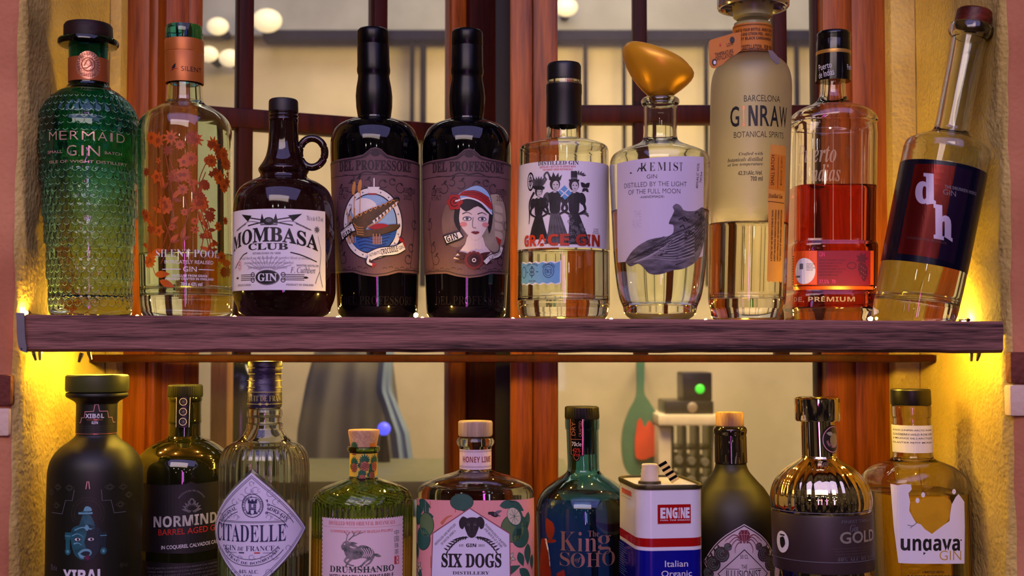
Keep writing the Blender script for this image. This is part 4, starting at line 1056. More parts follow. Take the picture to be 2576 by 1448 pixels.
        for k in range(3): a.curve([(ox - 30 + k * 6, oy - 62 - k * 5), (ox + 8, oy - 62 - k * 5), (ox + 40, oy - 40 - k * 8)], 1.4, M('dark_red_line', (96, 12, 18), .6), 9)
        a.ell(ox - 48, oy - 44, 17, 18, REDP, 9); a.ring(ox - 48, oy - 44, 11, 12, 2, INK, 10, 40, 330); a.ring(ox - 47, oy - 45, 5, 5, 2, INK, 10, 0, 280)
        for k in range(6): t = k * PI / 3; a.ell(ox - 48 + 14 * math.cos(t), oy - 44 + 14 * math.sin(t), 7, None, REDP, 8, 12)
        a.poly([(ox - 80, oy + 40), (ox - 34, oy + 28), (ox - 24, oy + 44), (ox - 34, oy + 52), (ox - 70, oy + 64)], INK, 8); a.poly([(ox - 76, oy + 42), (ox - 36, oy + 31), (ox - 28, oy + 43), (ox - 37, oy + 48), (ox - 68, oy + 59)], WHT, 9); a.text('GIN', ox - 70, ox - 40, oy + 37, oy + 53, INK, 'ssb', 10, rot=-18)
        for ag in (172, 188, 204, 8, -8, -24): a.leaf(ox, oy + 100, ag, 50, 7, M('leaf_print', (74, 30, 30), .6), 7)
        for k in range(12): t = 2 * PI * k / 12; a.ell(ox + 18 * math.cos(t), oy + 102 + 17 * math.sin(t), 6.5, None, M('rosette_print', (116, 40, 42), .6), 8, 10)
        a.ell(ox, oy + 102, 17, None, M('rosette_dark', (72, 20, 26), .6), 9); a.ring(ox, oy + 102, 10, 10, 2, INK, 10); a.ring(ox, oy + 102, 5, 5, 2, INKW, 10)
        rb = [(ox + 28, oy + 108), (ox + 44, oy + 94), (ox + 72, oy + 84), (ox + 82, oy + 66)]
        a.curve(rb, 15, INK, 8); a.curve(rb, 11, WHT, 9); a.text('A LA MADAME', ox + 36, ox + 80, oy + 82, oy + 91, INK, 's', 10, rot=-32); a.poly([(ox + 60, oy + 40), (ox + 80, oy + 48), (ox + 74, oy + 66)], REDP, 8)
    a.build('label', mp, b.root)
    a = Art(); EMB = M('raised_dark_glass', (26, 20, 26), .08, var=.1, coat=.6)
    a.text('DEL PROFESSORE', cx - 92, cx + 108, 744, 766, EMB, 'sb', 5, .0)
    a.build('moulded_lettering', mp, b.root)
    return b
twin('black bottle with crocodile porthole picture on its mauve label, right of the brown jug', 951, 938, 944, 0, True)
twin('black bottle whose mauve label shows a woman in a red banded hat', 1173, 1175, 1180, 3, False)

# 6 ---------------- clear bottle with three ladies
b = Bottle('gin_bottle', 'clear bottle with black stopper and label of three Victorian ladies above orange lettering', 1417, 1419, 160, Y=1.368)
b.profile([[(200, 43), (320, 43.5), (350, 45)], [(350, 45), (354, 62), (362, 92), (370, 108), (380, 112)], [(380, 112), (500, 113.5), (650, 116), (765, 117)], [(765, 117), (783, 113)]], base_r=px2m(104, 780, 1.36), heel=.006)
b.shell(CLEAR, .003, .020)
b.liquid(628, GIN)
b.disc('stopper', [(152, 39, 1), (156, 42, 1), (160, 43, 1), (196, 43, 1)], BLACKP)
b.disc('stopper_ring', [(196, 43.4, 1), (205, 44.6, 1), (206, 44, 1)], glass('ring_glass', (250, 250, 236)))
b.sleeve('neck_sleeve', [(206, 43.6, 1), (226, 43.8, 1), (231, 43, 1), (312, 43, 1)], BLACKP)
a = Art(); mp = b.mapper()
a.rect(1417 - 178, 1417 + 178, 404, 622, PAPER, 0)
a.text('DISTILLED GIN', 1350, 1456, 404, 414, INK, 'sb', 1); a.text('DISTILLED & BOTTLED IN GREECE WITH', 1355, 1448, 416, 421, INKR, 'ssb', 1); a.text('THE FINEST GREEK BOTANICALS', 1363, 1440, 423, 428, INKR, 'ssb', 1)
a.ell(1325, 452, 12, 24, INK, 1); a.ell(1325, 452, 9, 19, PAPER, 2); a.ring(1325, 446, 5, 6, 2, INK, 3); a.ring(1325, 457, 5, 7, 2, INK, 3); a.line([(1325, 434), (1325, 470)], 2, INK, 3); a.line([(1318, 451), (1332, 451)], 2, INK, 3)
D1 = M('etch_dark', (44, 40, 46), .6, var=.3, scale=160); D2 = M('etch_mid', (96, 92, 100), .6, var=.3, scale=160); SKN = M('etch_face', (206, 198, 204), .6)
def lady(x, top, foot, sk, lean, hat, patt):
    w = 34 * sk
    a.poly([(x - 11 * sk, top + 84 * sk), (x + 11 * sk, top + 84 * sk), (x + w * .75 + lean, foot - 24), (x + w + lean, foot), (x - w + lean, foot), (x - w * .7 + lean, foot - 30)], D1 if patt != 1 else D2, 2)
    a.blob([(x - 18 * sk, top + 38 * sk), (x, top + 32 * sk), (x + 18 * sk, top + 38 * sk), (x + 14 * sk, top + 64 * sk), (x + 11 * sk, top + 86 * sk), (x - 11 * sk, top + 86 * sk), (x - 14 * sk, top + 64 * sk)], D1, 3, 3)
    for sx in (-1, 1):
        a.ell(x + sx * 22 * sk, top + 50 * sk, 10 * sk, 16 * sk, D2 if patt == 1 else D1, 2, rot=-sx * 12)
        a.curve([(x + sx * 24 * sk, top + 58 * sk), (x + sx * 30 * sk, top + 78 * sk), (x + sx * 12 * sk, top + 90 * sk)], 8 * sk, D1, 3, 5 * sk)
    a.rect(x - 4 * sk, x + 4 * sk, top + 24 * sk, top + 36 * sk, SKN, 3); a.ell(x, top + 14 * sk, 13 * sk, 16 * sk, D1, 3); a.ell(x + 2, top + 18 * sk, 8.5 * sk, 11.5 * sk, SKN, 4)
    for sx in (-1, 1): a.rect(x + 2 + sx * 4 - 1.6, x + 2 + sx * 4 + 1.6, top + 15 * sk, top + 17 * sk, INK, 5)
    a.rect(x, x + 4, top + 24 * sk, top + 25.5 * sk, INKG, 5)
    if hat == 'crown':
        a.poly([(x - 14, top + 4), (x - 17, top - 10), (x - 8, top - 3), (x - 4, top - 16), (x + 2, top - 4), (x + 9, top - 14), (x + 10, top - 2), (x + 18, top - 9), (x + 14, top + 5)], D1, 5)
    elif hat == 'top':
        a.rect(x - 8, x + 8, top - 20, top + 3, D1, 5); a.rect(x - 13, x + 13, top + 1, top + 5, D1, 5); a.rect(x - 8, x + 8, top - 4, top, INKG, 6)
    else:
        a.ell(x, top + 3, 18, 6, D1, 5, rot=8)
        for k in range(7): a.leaf(x - 6 + k * 2, top, -130 + k * 14, 26, 4, D2, 5)
    if patt == 2:
        rr = random.Random(2)
        for k in range(40):
            t = rr.random(); yy = top + 92 * sk + t * (foot - top - 96 * sk); ww = (11 + 21 * t) * sk
            a.ring(x + rr.uniform(-ww, ww) + lean * t, yy, 4, 4, 1.4, INKG, 3, 0, 360, 8)
    elif patt == 1:
        for k in range(5): a.line([(x - 8 + k * 4, top + 90 * sk), (x - 22 + k * 11 + lean, foot - 4)], 1.4, INKG, 3)
lady(1352, 466, 600, .86, -2, 'flowers', 0); lady(1396, 448, 612, 1.0, 6, 'crown', 1); lady(1444, 450, 614, .98, 10, 'top', 2)
a.curve([(1338, 480), (1322, 505), (1322, 540), (1320, 560)], 7, D1, 2, 2); a.curve([(1374, 452), (1368, 440), (1376, 432), (1384, 446)], 5, D2, 2)
BL = M('envelope_blue', (96, 160, 214), .6, var=.06)
a.poly([(1404, 482), (1420, 466), (1438, 486), (1421, 503)], BL, 6); a.line([(1410, 478), (1430, 494)], 3, INKW, 7); a.line([(1411, 495), (1429, 476)], 3, INKW, 7)
for sx in (-1, 1): a.leaf(1474, 470, -90 + sx * 45, 18, 6, D1, 3); a.leaf(1474, 472, 90 - sx * 45, 13, 4, D1, 3)
for k in range(5): a.leaf(1460 + k * 3, 540 - k * 2, -50 + k * 24, 18, 3, D2, 2); a.leaf(1452 + k * 3, 440, -110 + k * 26, 13, 2.4, D2, 2)
OR = M('orange_red_ink', (214, 66, 22), .5, var=.18, scale=22, col2=(120, 24, 16))
for ch, x0, x1 in (('G', 1304, 1322), ('R', 1325, 1347), ('A', 1349, 1376), ('C', 1378, 1406), ('E', 1409, 1432), ('G', 1448, 1476), ('I', 1480, 1488), ('N', 1492, 1519)): a.text(ch, x0, x1, 588, 617, OR, 'ssb', 8, .02)
a.text('© THREE', 1499, 1516, 572, 576, INKG, 's', 1); a.text('GRACES', 1499, 1516, 577, 581, INKG, 's', 1); a.text('DISTILLING', 1496, 1519, 582, 586, INKG, 's', 1)
a.build('label', mp, b.root)
a = Art()
top = [(1290, 654)] + [(1300 + 11 * k, 655 + (k % 2) * 4) for k in range(10)] + [(1412, 654)]; bot = [(1411, 712)] + [(1400 - 11 * k, 716 - (k % 2) * 4) for k in range(10)] + [(1290, 714)]
a.poly(top + bot, PAPER, 0); a.poly([(x - 3, y + 3) for x, y in top] + [(x - 3, y - 3) for x, y in bot], M('blue_strip_paper', (104, 166, 216), .6, var=.06), 1)
for cx_, r in ((1331, 0), (1379, 17)):
    if r: a.ring(cx_, 681, 15, 17, 1.4, INKN, 2); a.ring(cx_, 681, 10, 12, 1.2, INKN, 2); a.text('70CL', cx_ - 9, cx_ + 9, 676, 687, INKN, 'sb', 2)
    else: a.ring(cx_, 677, 8, 6, 2, INKN, 2); a.ring(cx_, 687, 8, 6, 2, INKN, 2); a.line([(cx_, 668), (cx_, 698)], 2, INKN, 2); a.ring(cx_, 670, 3, 3, 1.4, INKN, 2)
a.line([(1312, 682), (1318, 682)], 2, INKN, 2); a.line([(1344, 682), (1351, 682)], 2, INKN, 2); a.ring(1300, 682, 10, 15, 2, INKN, 2)
a.arc('GRACE GIN', 1379, 681, 17, -60, 60, 4, INKN, 'ssb', 2); a.arc('THREE GRACES', 1331, 690, 27, -38, 38, 4, INKN, 'ssb', 2); a.text('DISTILLING', 1320, 1343, 703, 707, INKN, 'ssb', 2)
a.build('strip_label', mp, b.root)

# 7 ---------------- clear bottle, driftwood label, gold stopper
b = Bottle('gin_bottle', 'clear rounded bottle with driftwood label and large slanted gold stopper', 1660, 1661, 250, Y=1.335)
b.profile([[(238, 42, 1), (242, 47, 1), (248, 48, 1), (254, 46, 1), (259, 42, 1)], [(259, 42), (300, 42), (345, 42.5), (354, 46), (362, 58), (371, 80), (380, 103), (392, 120), (412, 127), (480, 125), (560, 121), (650, 116), (715, 109), (750, 102), (772, 93)]], base_r=px2m(70, 780, 1.335), heel=.008)
b.shell(CLEAR, .003, .017)
b.liquid(520, GIN)
# gold stopper: a tilted half egg with a slanted flat top
bm = bmesh.new(); c = P(1661, 240, 1.335) - b.B; NS = 48; rings = []
for t, hw in ((0, 16), (.12, 32), (.22, 45), (.34, 59), (.48, 72), (.62, 82), (.75, 88), (.87, 90), (.95, 87), (1.0, 81)):
    row = []
    for k in range(NS):
        th = 2 * PI * k / NS
        xx = hw * math.cos(th); yy = hw * .92 * math.sin(th)
        h = t * (112 - .37 * xx) - 14 + (6 if t > .9 else 0) * 0
        row.append(bm.verts.new(c + Vector((px2m(xx - 6 * t, 180, 1.335), px2m(yy, 180, 1.335), px2m(h, 180, 1.335)))))
    rings.append(row)
for s_, dz in ((.98, .0014), (.88, .0038), (.5, .0058)):
    rings.append([bm.verts.new(rings[9][k].co.lerp(sum((v.co for v in rings[9]), Vector()) / NS, 1 - s_) + Vector((0, 0, dz))) for k in range(NS)])
for A, B in zip(rings, rings[1:]):
    for k in range(NS): bm.faces.new((A[k], A[(k + 1) % NS], B[(k + 1) % NS], B[k]))
bm.faces.new(rings[0]); bm.faces.new(rings[-1]); bmesh.ops.recalc_face_normals(bm, faces=bm.faces[:])
link_bm('gold_stopper', bm, M('satin_gold', (246, 176, 40), .34, .35, var=.05, scale=8), b.root, ang=60)
a = Art(); mp = b.mapper()
a.poly([(1532, 402), (1790, 388), (1796, 640), (1760, 648), (1700, 655), (1526, 655)], M('lavender_label', (214, 204, 232), .6, var=.04, scale=8), 0)
for ch, x0, x1 in (('K', 1610, 1628), ('E', 1634, 1648), ('M', 1654, 1676), ('I', 1682, 1688), ('S', 1694, 1706), ('T', 1710, 1718)): a.text(ch, x0, x1, 408, 429, INK, 'sb', 1, -.012)
a.curve([(1602, 429), (1608, 420), (1614, 424), (1624, 412)], 2.6, INK, 1); a.poly([(1579, 432), (1583, 428), (1587, 433)], INK, 1)
a.text('GIN', 1627, 1653, 438, 448, INK, 's', 1, -.01); a.text('DISTILLED BY THE LIGHT', 1561, 1730, 456, 468, INK, 's', 1, -.012); a.text('OF THE FULL MOON', 1575, 1712, 474, 486, INK, 's', 1, -.012); a.text('-HANDMADE-', 1609, 1672, 491, 497, INK, 's', 1)
a.text('40%ALC VOL', 1732, 1798, 434, 442, INK, 's', 1, rot=-86); a.text('70CLe', 1764, 1792, 437, 445, INK, 's', 1, rot=-86)
SH = M('label_ghost', (188, 176, 214), .6); a.text('THE', 1592, 1612, 528, 544, SH, 's', .5, -.02); a.text('ALKE', 1586, 1612, 550, 570, SH, 's', .5, -.02)
DW = M('driftwood_print', (120, 112, 128), .65, var=.3, scale=70, stretch=(1, 1, 3), col2=(52, 46, 58)); DL = M('driftwood_line', (40, 34, 46), .65); DH = M('driftwood_light', (176, 168, 184), .65)
dw = [(1562, 655), (1590, 626), (1628, 604), (1652, 598), (1690, 590), (1694, 566), (1682, 562), (1696, 530), (1692, 520), (1702, 512), (1714, 518), (1722, 528), (1756, 528), (1790, 516), (1800, 540), (1800, 590), (1790, 620), (1770, 650), (1748, 664), (1718, 676), (1690, 680), (1660, 690), (1634, 688), (1622, 676), (1604, 662), (1580, 668)]
a.blob(dw, DW, 1, 3); rr = random.Random(9)
for k in range(9):
    y0 = 652 - k * 2; a.curve([(1570 + k * 6, y0 + 2), (1620 + k * 6, 640 - k * 4 + rr.uniform(-4, 4)), (1690, 646 - k * 7), (1750, 636 - k * 9), (1786, 600 - k * 8)], 1.6, DL, 2, 2.6)
    a.curve([(1590 + k * 6, y0 + 6), (1640 + k * 4, 650 - k * 4), (1700, 654 - k * 7), (1756, 640 - k * 9)], 1.2, DH, 2, 1.8)
for k in range(14): x, y = rr.uniform(1700, 1792), rr.uniform(532, 610); a.curve([(x, y), (x + 10, y - 6), (x + 16, y + 3), (x + 28, y - 4)], 4, DL, 2, 1.5)
for k in range(8): x, y = rr.uniform(1640, 1780), rr.uniform(600, 672); a.curve([(x, y), (x + 14, y - 4), (x + 30, y - 12)], 3, DL, 2, 1)
a.build('label', mp, b.root)

# 8 ---------------- frosted tall bottle
b = Bottle('gin_bottle', 'tall frosted bottle with broad metal cap and orange paper neck band and strip', 1877, 1893, 60, Y=1.385)
b.profile([[(60, 46), (90, 47), (128, 48), (137, 50)], [(137, 50), (146, 62), (158, 78), (172, 90), (195, 98), (227, 101), (300, 101), (500, 100), (680, 98), (745, 97), (765, 95), (780, 90)]], base_r=px2m(72, 780, 1.385), heel=.006)
FROST = glass('frosted_glass', (250, 246, 232), frost=(b.z(575), b.z(500), .42))
b.shell(FROST, .003, .024)
b.liquid(556, GIN)
STEEL = M('brushed_steel', (196, 190, 196), .16, .9, var=.05)
bm = bmesh.new(); NC = 64; zc0, zc1 = b.z(20), b.z(-34); rc = px2m(90, 20, 1.385); rows = []
for z, r in ((zc0 + .004, rc * .58), (zc0 + .004, rc * .80), (zc0 - .0005, rc * .90), (zc0 - .001, rc * .96), (zc0 + .001, rc), (zc1 - .002, rc), (zc1, rc * .97), (zc1, 0)):
    rows.append([bm.verts.new(Vector((b.lean * z + r * math.cos(2*PI*k/NC), r * math.sin(2*PI*k/NC), z))) for k in range(NC)] if r else [bm.verts.new(Vector((b.lean * z, 0, z)))])
for A, B in zip(rows, rows[1:]):
    for k in range(NC): bm.faces.new([A[k], A[(k+1) % NC]] + ([B[(k+1) % NC], B[k]] if len(B) > 1 else [B[0]]))
bm.faces.new(rows[0][::-1]); bmesh.ops.recalc_face_normals(bm, faces=bm.faces[:])
cp = link_bm('cap', bm, STEEL, b.root)
bm = bmesh.new()
for k in range(12):
    t = 2 * PI * k / 12 + .3; m4 = Matrix.Translation(Vector((b.lean * zc0, 0, 0))) @ Matrix.Rotation(t, 4, 'Z')
    n0 = len(bm.verts); bm_box(bm, rc * .56, rc * .905, -.0006, .0006, zc0 + .0005, zc0 + .0045)
    bm.verts.ensure_lookup_table(); bmesh.ops.transform(bm, matrix=m4, verts=bm.verts[n0:])
link_bm('cap_spokes', bm, STEEL, cp)
b.disc('cap_collar', [(12, 52), (30, 50), (44, 48), (50, 40)], M('pale_collar', (206, 200, 150), .25, trans=.3))
ORP = M('orange_paper', (208, 124, 34), .6, var=.08, scale=20); ORT = M('orange_label_ink', (70, 30, 14), .6)
b.sleeve('neck_paper', [(56, 47.5, 1), (95, 48.5, 1), (134, 49.5, 1)], ORP)
a = Art(); mp = b.mapper(rfix=px2m(49.3, 100, 1.385), plain=True)
for i, (s_, y) in enumerate((('THIS IS YOUR BOTTLE...MADE WITH', 70), ('LEMON AND CITRON PEEL... HINTS OF', 81), ('SMOKY BLACK CARDAMOM...', 92), ('DAILY DISTILLATION... FOR YOU', 112))): a.text(s_, 1846, 1952, y, y + (7 if i < 3 else 11), ORT, 'ssb', 1)
a.line([(1830, 61), (1960, 61)], 1.4, ORT, 1); a.line([(1830, 124), (1960, 124)], 1.4, ORT, 1)
a.build('neck_lettering', mp, b.root, 5, base=.0009)
tg = []
def plate(name, pts, Y, th, mat, root, dz=0): 
    bm = bmesh.new(); f = bm.faces.new([bm.verts.new(P(x, y, Y) - root.location) for x, y in pts]); r = bmesh.ops.extrude_face_region(bm, geom=[f])
    for v in r['geom']:
        if isinstance(v, bmesh.types.BMVert): v.co.y += th
    bmesh.ops.recalc_face_normals(bm, faces=bm.faces[:]); return link_bm(name, bm, mat, root, ang=30)
tagm = plate('hang_tag', [(1788, 100), (1838, 85), (1864, 80), (1864, 128), (1846, 140), (1826, 158), (1797, 172), (1790, 170), (1785, 160), (1783, 106)], 1.367, .0008, ORP, b.root)
def flatmap(Y, root): return lambda u, v, off: P(u, v, Y - off * 2) - root.location
a = Art(); a.text('LOW', 1828, 1845, 107, 115, ORT, 's', 1, rot=-14); a.text('TEMPERATURE', 1798, 1845, 128, 137, ORT, 's', 1, rot=-14); a.text('DISTILLATION', 1800, 1845, 138, 147, ORT, 's', 1, rot=-14)
a.ell(1797, 156, 6, 8, INK, 1); a.ell(1798, 157, 3.4, 5, INKW, 2); a.ell(1842, 100, 6, 8, INK, 1); a.leaf(1812, 116, -90, 8, 2, INKR, 1); a.build('tag_lettering', flatmap(1.367, b.root), tagm, 0)
plate('tape_flap', [(1932, 125), (1944, 128), (1960, 146), (1962, 160), (1954, 162), (1938, 146)], 1.349, .0008, M('brown_tape', (110, 92, 96), .4), b.root)
a = Art(); mp = b.mapper()
a.text('BARCELONA', 1872, 1968, 239, 255, INK, 's', 1, -.004)
for ch, x0, x1 in (('G', 1836, 1860), ('I', 1868, 1874), ('N', 1883, 1906), ('R', 1912, 1936), ('A', 1938, 1964), ('W', 1966, 1996)): a.text(ch, x0, x1, 265, 317, INK if ch != 'I' else COPPER, 's' if ch in 'GRAW' else 'ssb', 1, .012)
a.text('BOTANICAL SPIRITS', 1846, 1982, 330, 345, INK, 's', 1, -.004)
for s_, x0, y in (('Crafted with', 1859, 382), ('botanicals distilled', 1829, 395), ('at low temperature', 1829, 408)): a.text(s_, x0, 1919, y, y + 10, INK, 'sbi', 1)
a.text('42,3%Alc./Vol.', 1857, 1918, 429, 441, INK, 'ssb', 1); a.text('700 ml', 1888, 1918, 443, 455, INK, 'ssb', 1)
a.build('lettering', mp, b.root)
a = Art()
st = [(1940, 364)] + [(1944 + 5.4 * k, 361 + (k % 2) * 3) for k in range(10)] + [(1996, 366), (1992, 500), (1986, 640), (1984, 706)] + [(1978 - 5.2 * k, 709 - (k % 2) * 3) for k in range(10)] + [(1930, 705), (1934, 600), (1933, 480)]
a.poly(st, M('orange_strip', (216, 148, 62), .6, var=.08), 0); a.poly([(1942, 386), (1994, 388), (1990, 478), (1935, 474)], ORP, 1)
a.line([(1964, 392), (1962, 472)], 1.2, ORT, 2); a.text('SMALL BATCH', 1908, 1984, 422, 432, ORT, 's', 2, rot=-89); a.text('BATCH Nº 21-4311', 1940, 2010, 425, 431, ORT, 's', 2, rot=-88)
a.text('Distilled Gin', 1934, 1980, 486, 497, ORT, 'sbi', 2); a.line([(1932, 506), (1988, 508)], 1.4, ORT, 2)
for k, s_ in enumerate(('A SETTING THAT HAS THE PERFECT BLEND OF TALENT,', 'HONESTY AND INSPIRATION, FINISHED WITH FRESH BOTANICALS', 'CAREFULLY DISTILLED AT LOW TEMPERATURES, CAPTURING', 'THE ESSENCE OF BARCELONA COSMOPOLITAN')): a.text(s_, 1880, 2010, 588 + 0 * k, 594, ORT, 'ssb', 2, rot=-88.5) if k == 0 else a.text(s_, 1880 + 10 * k, 2010 + 10 * k, 588, 594, ORT, 'ssb', 2, rot=-88.5)
a.build('strip_label', mp, b.root)

# 9 ---------------- pink-orange square-shouldered bottle
b = Bottle('gin_bottle', 'clear embossed bottle half full of orange red gin with black screw cap', 2087, 2097, 90, n=144, Y=1.430)
b.sec = super_sec(5.0, .92, math.radians(0), b.z(340), b.z(268))
b.profile([[(190, 31), (205, 31), (240, 33), (254, 40), (264, 54), (276, 82), (288, 99), (302, 106), (312, 105)], [(312, 105), (318, 101), (322, 100), (450, 100), (606, 100)], [(606, 100), (612, 101), (620, 105), (640, 105.5), (722, 105)], [(722, 105), (730, 101), (736, 102), (744, 106.5), (775, 107), (786, 105)]], base_r=px2m(98, 780, 1.43), heel=.005)
b.shell(glass('clear_glass_warm', (250, 246, 240)), .0034, .016, ang=30)
PNK = glass('orange_red_gin', (255, 108, 62), ior=1.36)
b.liquid(463, PNK)
b.disc('screw_cap', [(72, 38, 1), (75, 41, 1), (80, 42, 1), (84, 41, 1), (88, 42, 1), (92, 41, 1), (96, 42, 1), (120, 42.5, 1), (121, 41.6, 1)], BLACKG)
b.disc('cap_ring', [(121, 42.8, 1), (125, 43.2, 1), (130, 42.8, 1)], GOLD)
b.disc('cap_skirt', [(130, 42.5, 1), (160, 43, 1), (197, 43.5, 1)], BLACKG)
a = Art(); mp = b.mapper(rfix=px2m(43.6, 165, 1.43), plain=True); a.text('Puerto', 2056, 2092, 156, 172, INKW, 's', 1, rot=-8); a.text('de Indias', 2056, 2098, 174, 191, INKW, 's', 1, rot=-8); a.text('Puerto', 2134, 2160, 158, 172, INKW, 's', 1, rot=-8)
a.build('cap_lettering', mp, b.root, 6)
a = Art(); mp = b.mapper(); EMC = sheer('raised_glass', (236, 214, 176), .42, .08)
a.text('Puerto', 2000, 2104, 362, 408, EMC, 'sbi', 2); a.text('de Indias', 1990, 2114, 412, 456, EMC, 'sbi', 2)
for x in (2010, 2050, 2096, 2140, 2168): a.line([(x, 326), (x, 604)], 1.6, EMC, 1)
a.build('moulded_lettering', mp, b.root)
a = Art(); a.text('DE, PREMIUM', 1990, 2150, 746, 760, EMC, 'ssb', 2); a.build('moulded_foot_lettering', mp, b.root)
a = Art(); ORL = sheer('orange_label', (236, 92, 30), .85); MGL = M('magenta_label', (140, 18, 52), .45, var=.15, scale=14)
a.rect(1976, 2200, 630, 728, ORL, 0); a.rect(2056, 2190, 630, 718, MGL, 1); PKI = M('plum_ink', (84, 8, 40), .5); MAGI = M('bright_magenta_ink', (214, 60, 130), .5)
a.text('GIN', 2061, 2075, 633, 645, MAGI, 's', 2)
for k in range(6): a.text('PREMIUM STRAWBERRY DISTILLED', 2061, 2128 - (k % 3) * 10, 652 + k * 7.5, 656 + k * 7.5, PKI, 's', 2)
a.text('37,5%  70', 2061, 2102, 703, 714, MAGI, 's', 2)
a.blob([(2160, 660), (2176, 664), (2182, 684), (2174, 708), (2164, 694), (2158, 676)], PKI, 2); a.flower(2168, 650, 16, 7, PKI, None, 2, .25); a.ring(2142, 668, 12, 9, 2.4, PKI, 2)
for k in range(8): a.ell(2166 + (k % 3) * 5, 670 + k * 4, 1.2, None, MAGI, 3, 6)
a.rect(1975, 1984, 640, 722, INK, 1)
for k in range(12): a.rect(1976, 1983, 643 + k * 6.5, 646 + k * 6.5, GOLD, 2)
a.ell(2024, 681, 28, 33, PAPER, 2, 36)
for k in range(4): a.text('DISTRIBUTED LICENSED', 2030, 2052 - (k % 2) * 6, 662 + k * 5, 665 + k * 5, INK, 's', 3)
a.rect(2012, 2022, 662, 676, INKG, 3); a.rect(1998, 2014, 692, 697, INKG, 3)
a.build('label', mp, b.root)

# 10 --------------- leaning bottle
LEAN = math.radians(11.3)
b = Bottle('gin_bottle', 'slanted clear bottle with dark red and navy wrap leaning toward the right reveal', 2296, 2442, 80, Y=1.335)
zb_ = b.z(760); b.phi = lambda z: LEAN * min(1, max(0, z / .06)) ** .8
b.profile([[(62, 46), (66, 52), (74, 54), (84, 54), (92, 49), (98, 43)], [(98, 43), (150, 41.5), (250, 41), (318, 41), (330, 43), (338, 50), (346, 66), (356, 88), (368, 102), (384, 106)], [(384, 106), (500, 106), (700, 105), (775, 104)]], base_r=px2m(98, 780, 1.36), heel=.004)
b.shell(CLEAR, .0034, .020)
b.liquid(640, GIN)
b.disc('stopper', [(26, 39), (30, 43), (62, 44)], wood('red_wood_cap', (60, 20, 12), (112, 44, 28), (10, 10, 30), .35))
a = Art(); mp = b.mapper(0)
WR = M('navy_foil', (14, 14, 40), .22, .4, var=.1); WRR = M('red_foil', (120, 22, 18), .22, .6, var=.16, scale=12); VIO = M('violet_foil', (44, 26, 60), .22, .6, var=.1)
cx0, cx1 = b.cxat(410), b.cxat(660)
def su2(du, v): return (b.cxat(v) + du, v)
a.poly([su2(-166, 412), su2(-60, 411), su2(60, 411), su2(166, 412), su2(166, 668), su2(60, 668), su2(-60, 668), su2(-166, 668)], WR, 0)
a.poly([su2(-74, 424), su2(30, 420), su2(30, 652), su2(-74, 652)], WRR, 1); a.poly([su2(30, 420), su2(76, 422), su2(76, 656), su2(30, 652)], VIO, 1)
DM = M('silver_ink', (196, 180, 206), .35, .2)
x, y = b.cxat(490), 490; a.text('d', x - 58, x - 6, 446, 524, DM, 'sb', 2, .03)
x = b.cxat(560); a.text('h', x + 2, x + 50, 520, 604, DM, 'sb', 2, .03)
x = b.cxat(472); a.text('THE DRUNKEN HORSE', x + 12, x + 104, 469, 477, INKG, 'ssb', 2); a.text('GIN', x + 8, x + 40, 480, 493, INKG, 's', 2)
x = b.cxat(610); a.text('HANDCRAFTED PREMIUM', x - 56, x + 44, 607, 613, M('dim_ink', (60, 10, 14), .5), 'ssb', 2)
a.build('wrap_label', mp, b.root, 6, 16)
# ================================================================== lower row
YL = 1.35
# 11 --------------- matt black bottle with wide olive cap
b = Bottle('gin_bottle', 'matt black bottle with broad flat olive cap and jade mask picture, lower left', 238, 245, 960, Y=1.335, upper=False)
MATTE = M('matt_black_glass', (20, 20, 9), .48, var=.1, scale=10)
b.profile([[(986, 72), (988, 75), (996, 75), (1002, 66), (1010, 53), (1018, 48.5)], [(1018, 48.5), (1050, 48.5), (1092, 49)], [(1092, 49), (1098, 53), (1107, 63), (1125, 87), (1150, 106), (1177, 114), (1230, 116), (1420, 116), (1600, 116)]], base_r=px2m(105, 1500, 1.335))
b.solid(MATTE)
b.disc('cap', [(942, 73), (945, 76.5), (950, 77), (979, 77), (984, 75)], M('olive_cap', (72, 76, 28), .5, var=.12, scale=40, stretch=(1, 1, 3)))
a = Art(); mp = b.mapper(rfix=px2m(49.2, 1050, 1.335), plain=True); cx = 244
BB = M('band_black', (12, 12, 10), .5)
a.rect(cx - 78, cx + 78, 1010, 1092, BB, 0)
for y in (1013, 1091): a.line([(cx - 78, y), (cx + 78, y)], 2, COPPER, 1)
pyr = [(cx - 48, 1063), (cx - 44, 1063), (cx - 40, 1050), (cx - 32, 1050), (cx - 30, 1035), (cx - 8, 1034), (cx - 5, 1017), (cx + 3, 1017), (cx + 6, 1034), (cx + 26, 1034), (cx + 29, 1050), (cx + 40, 1050), (cx + 44, 1063), (cx + 54, 1063)]
a.line(pyr, 1.8, PINKINK, 1)
a.text('XIBAL', cx - 29, cx + 17, 1040, 1051, INKW, 'ssb', 1, .01); a.text('GUATEMALA', cx - 26, cx + 14, 1053, 1057, COPPER, 'ssb', 1); a.text('GIN', cx - 13, cx + 2, 1059, 1066, INKW, 'ssb', 1)
for k in range(4): a.text('DESTILADO DE ENEBRO CARDAMOMO Y PIMIENTA', cx - 60, cx + 60, 1070 + k * 5, 1073 + k * 5, M('faint_ink', (74, 72, 60), .5), 's', 1)
a.build('neck_label', mp, b.root, 6)
a = Art(); mp = b.mapper(); cx = 225
JD = M('jade_print', (40, 110, 120), .45, var=.25, scale=60, col2=(10, 44, 56)); JL = M('jade_light', (104, 168, 186), .45); JK = M('jade_dark', (12, 34, 44), .5); FNT = M('glyph_ink', (66, 64, 50), .5)
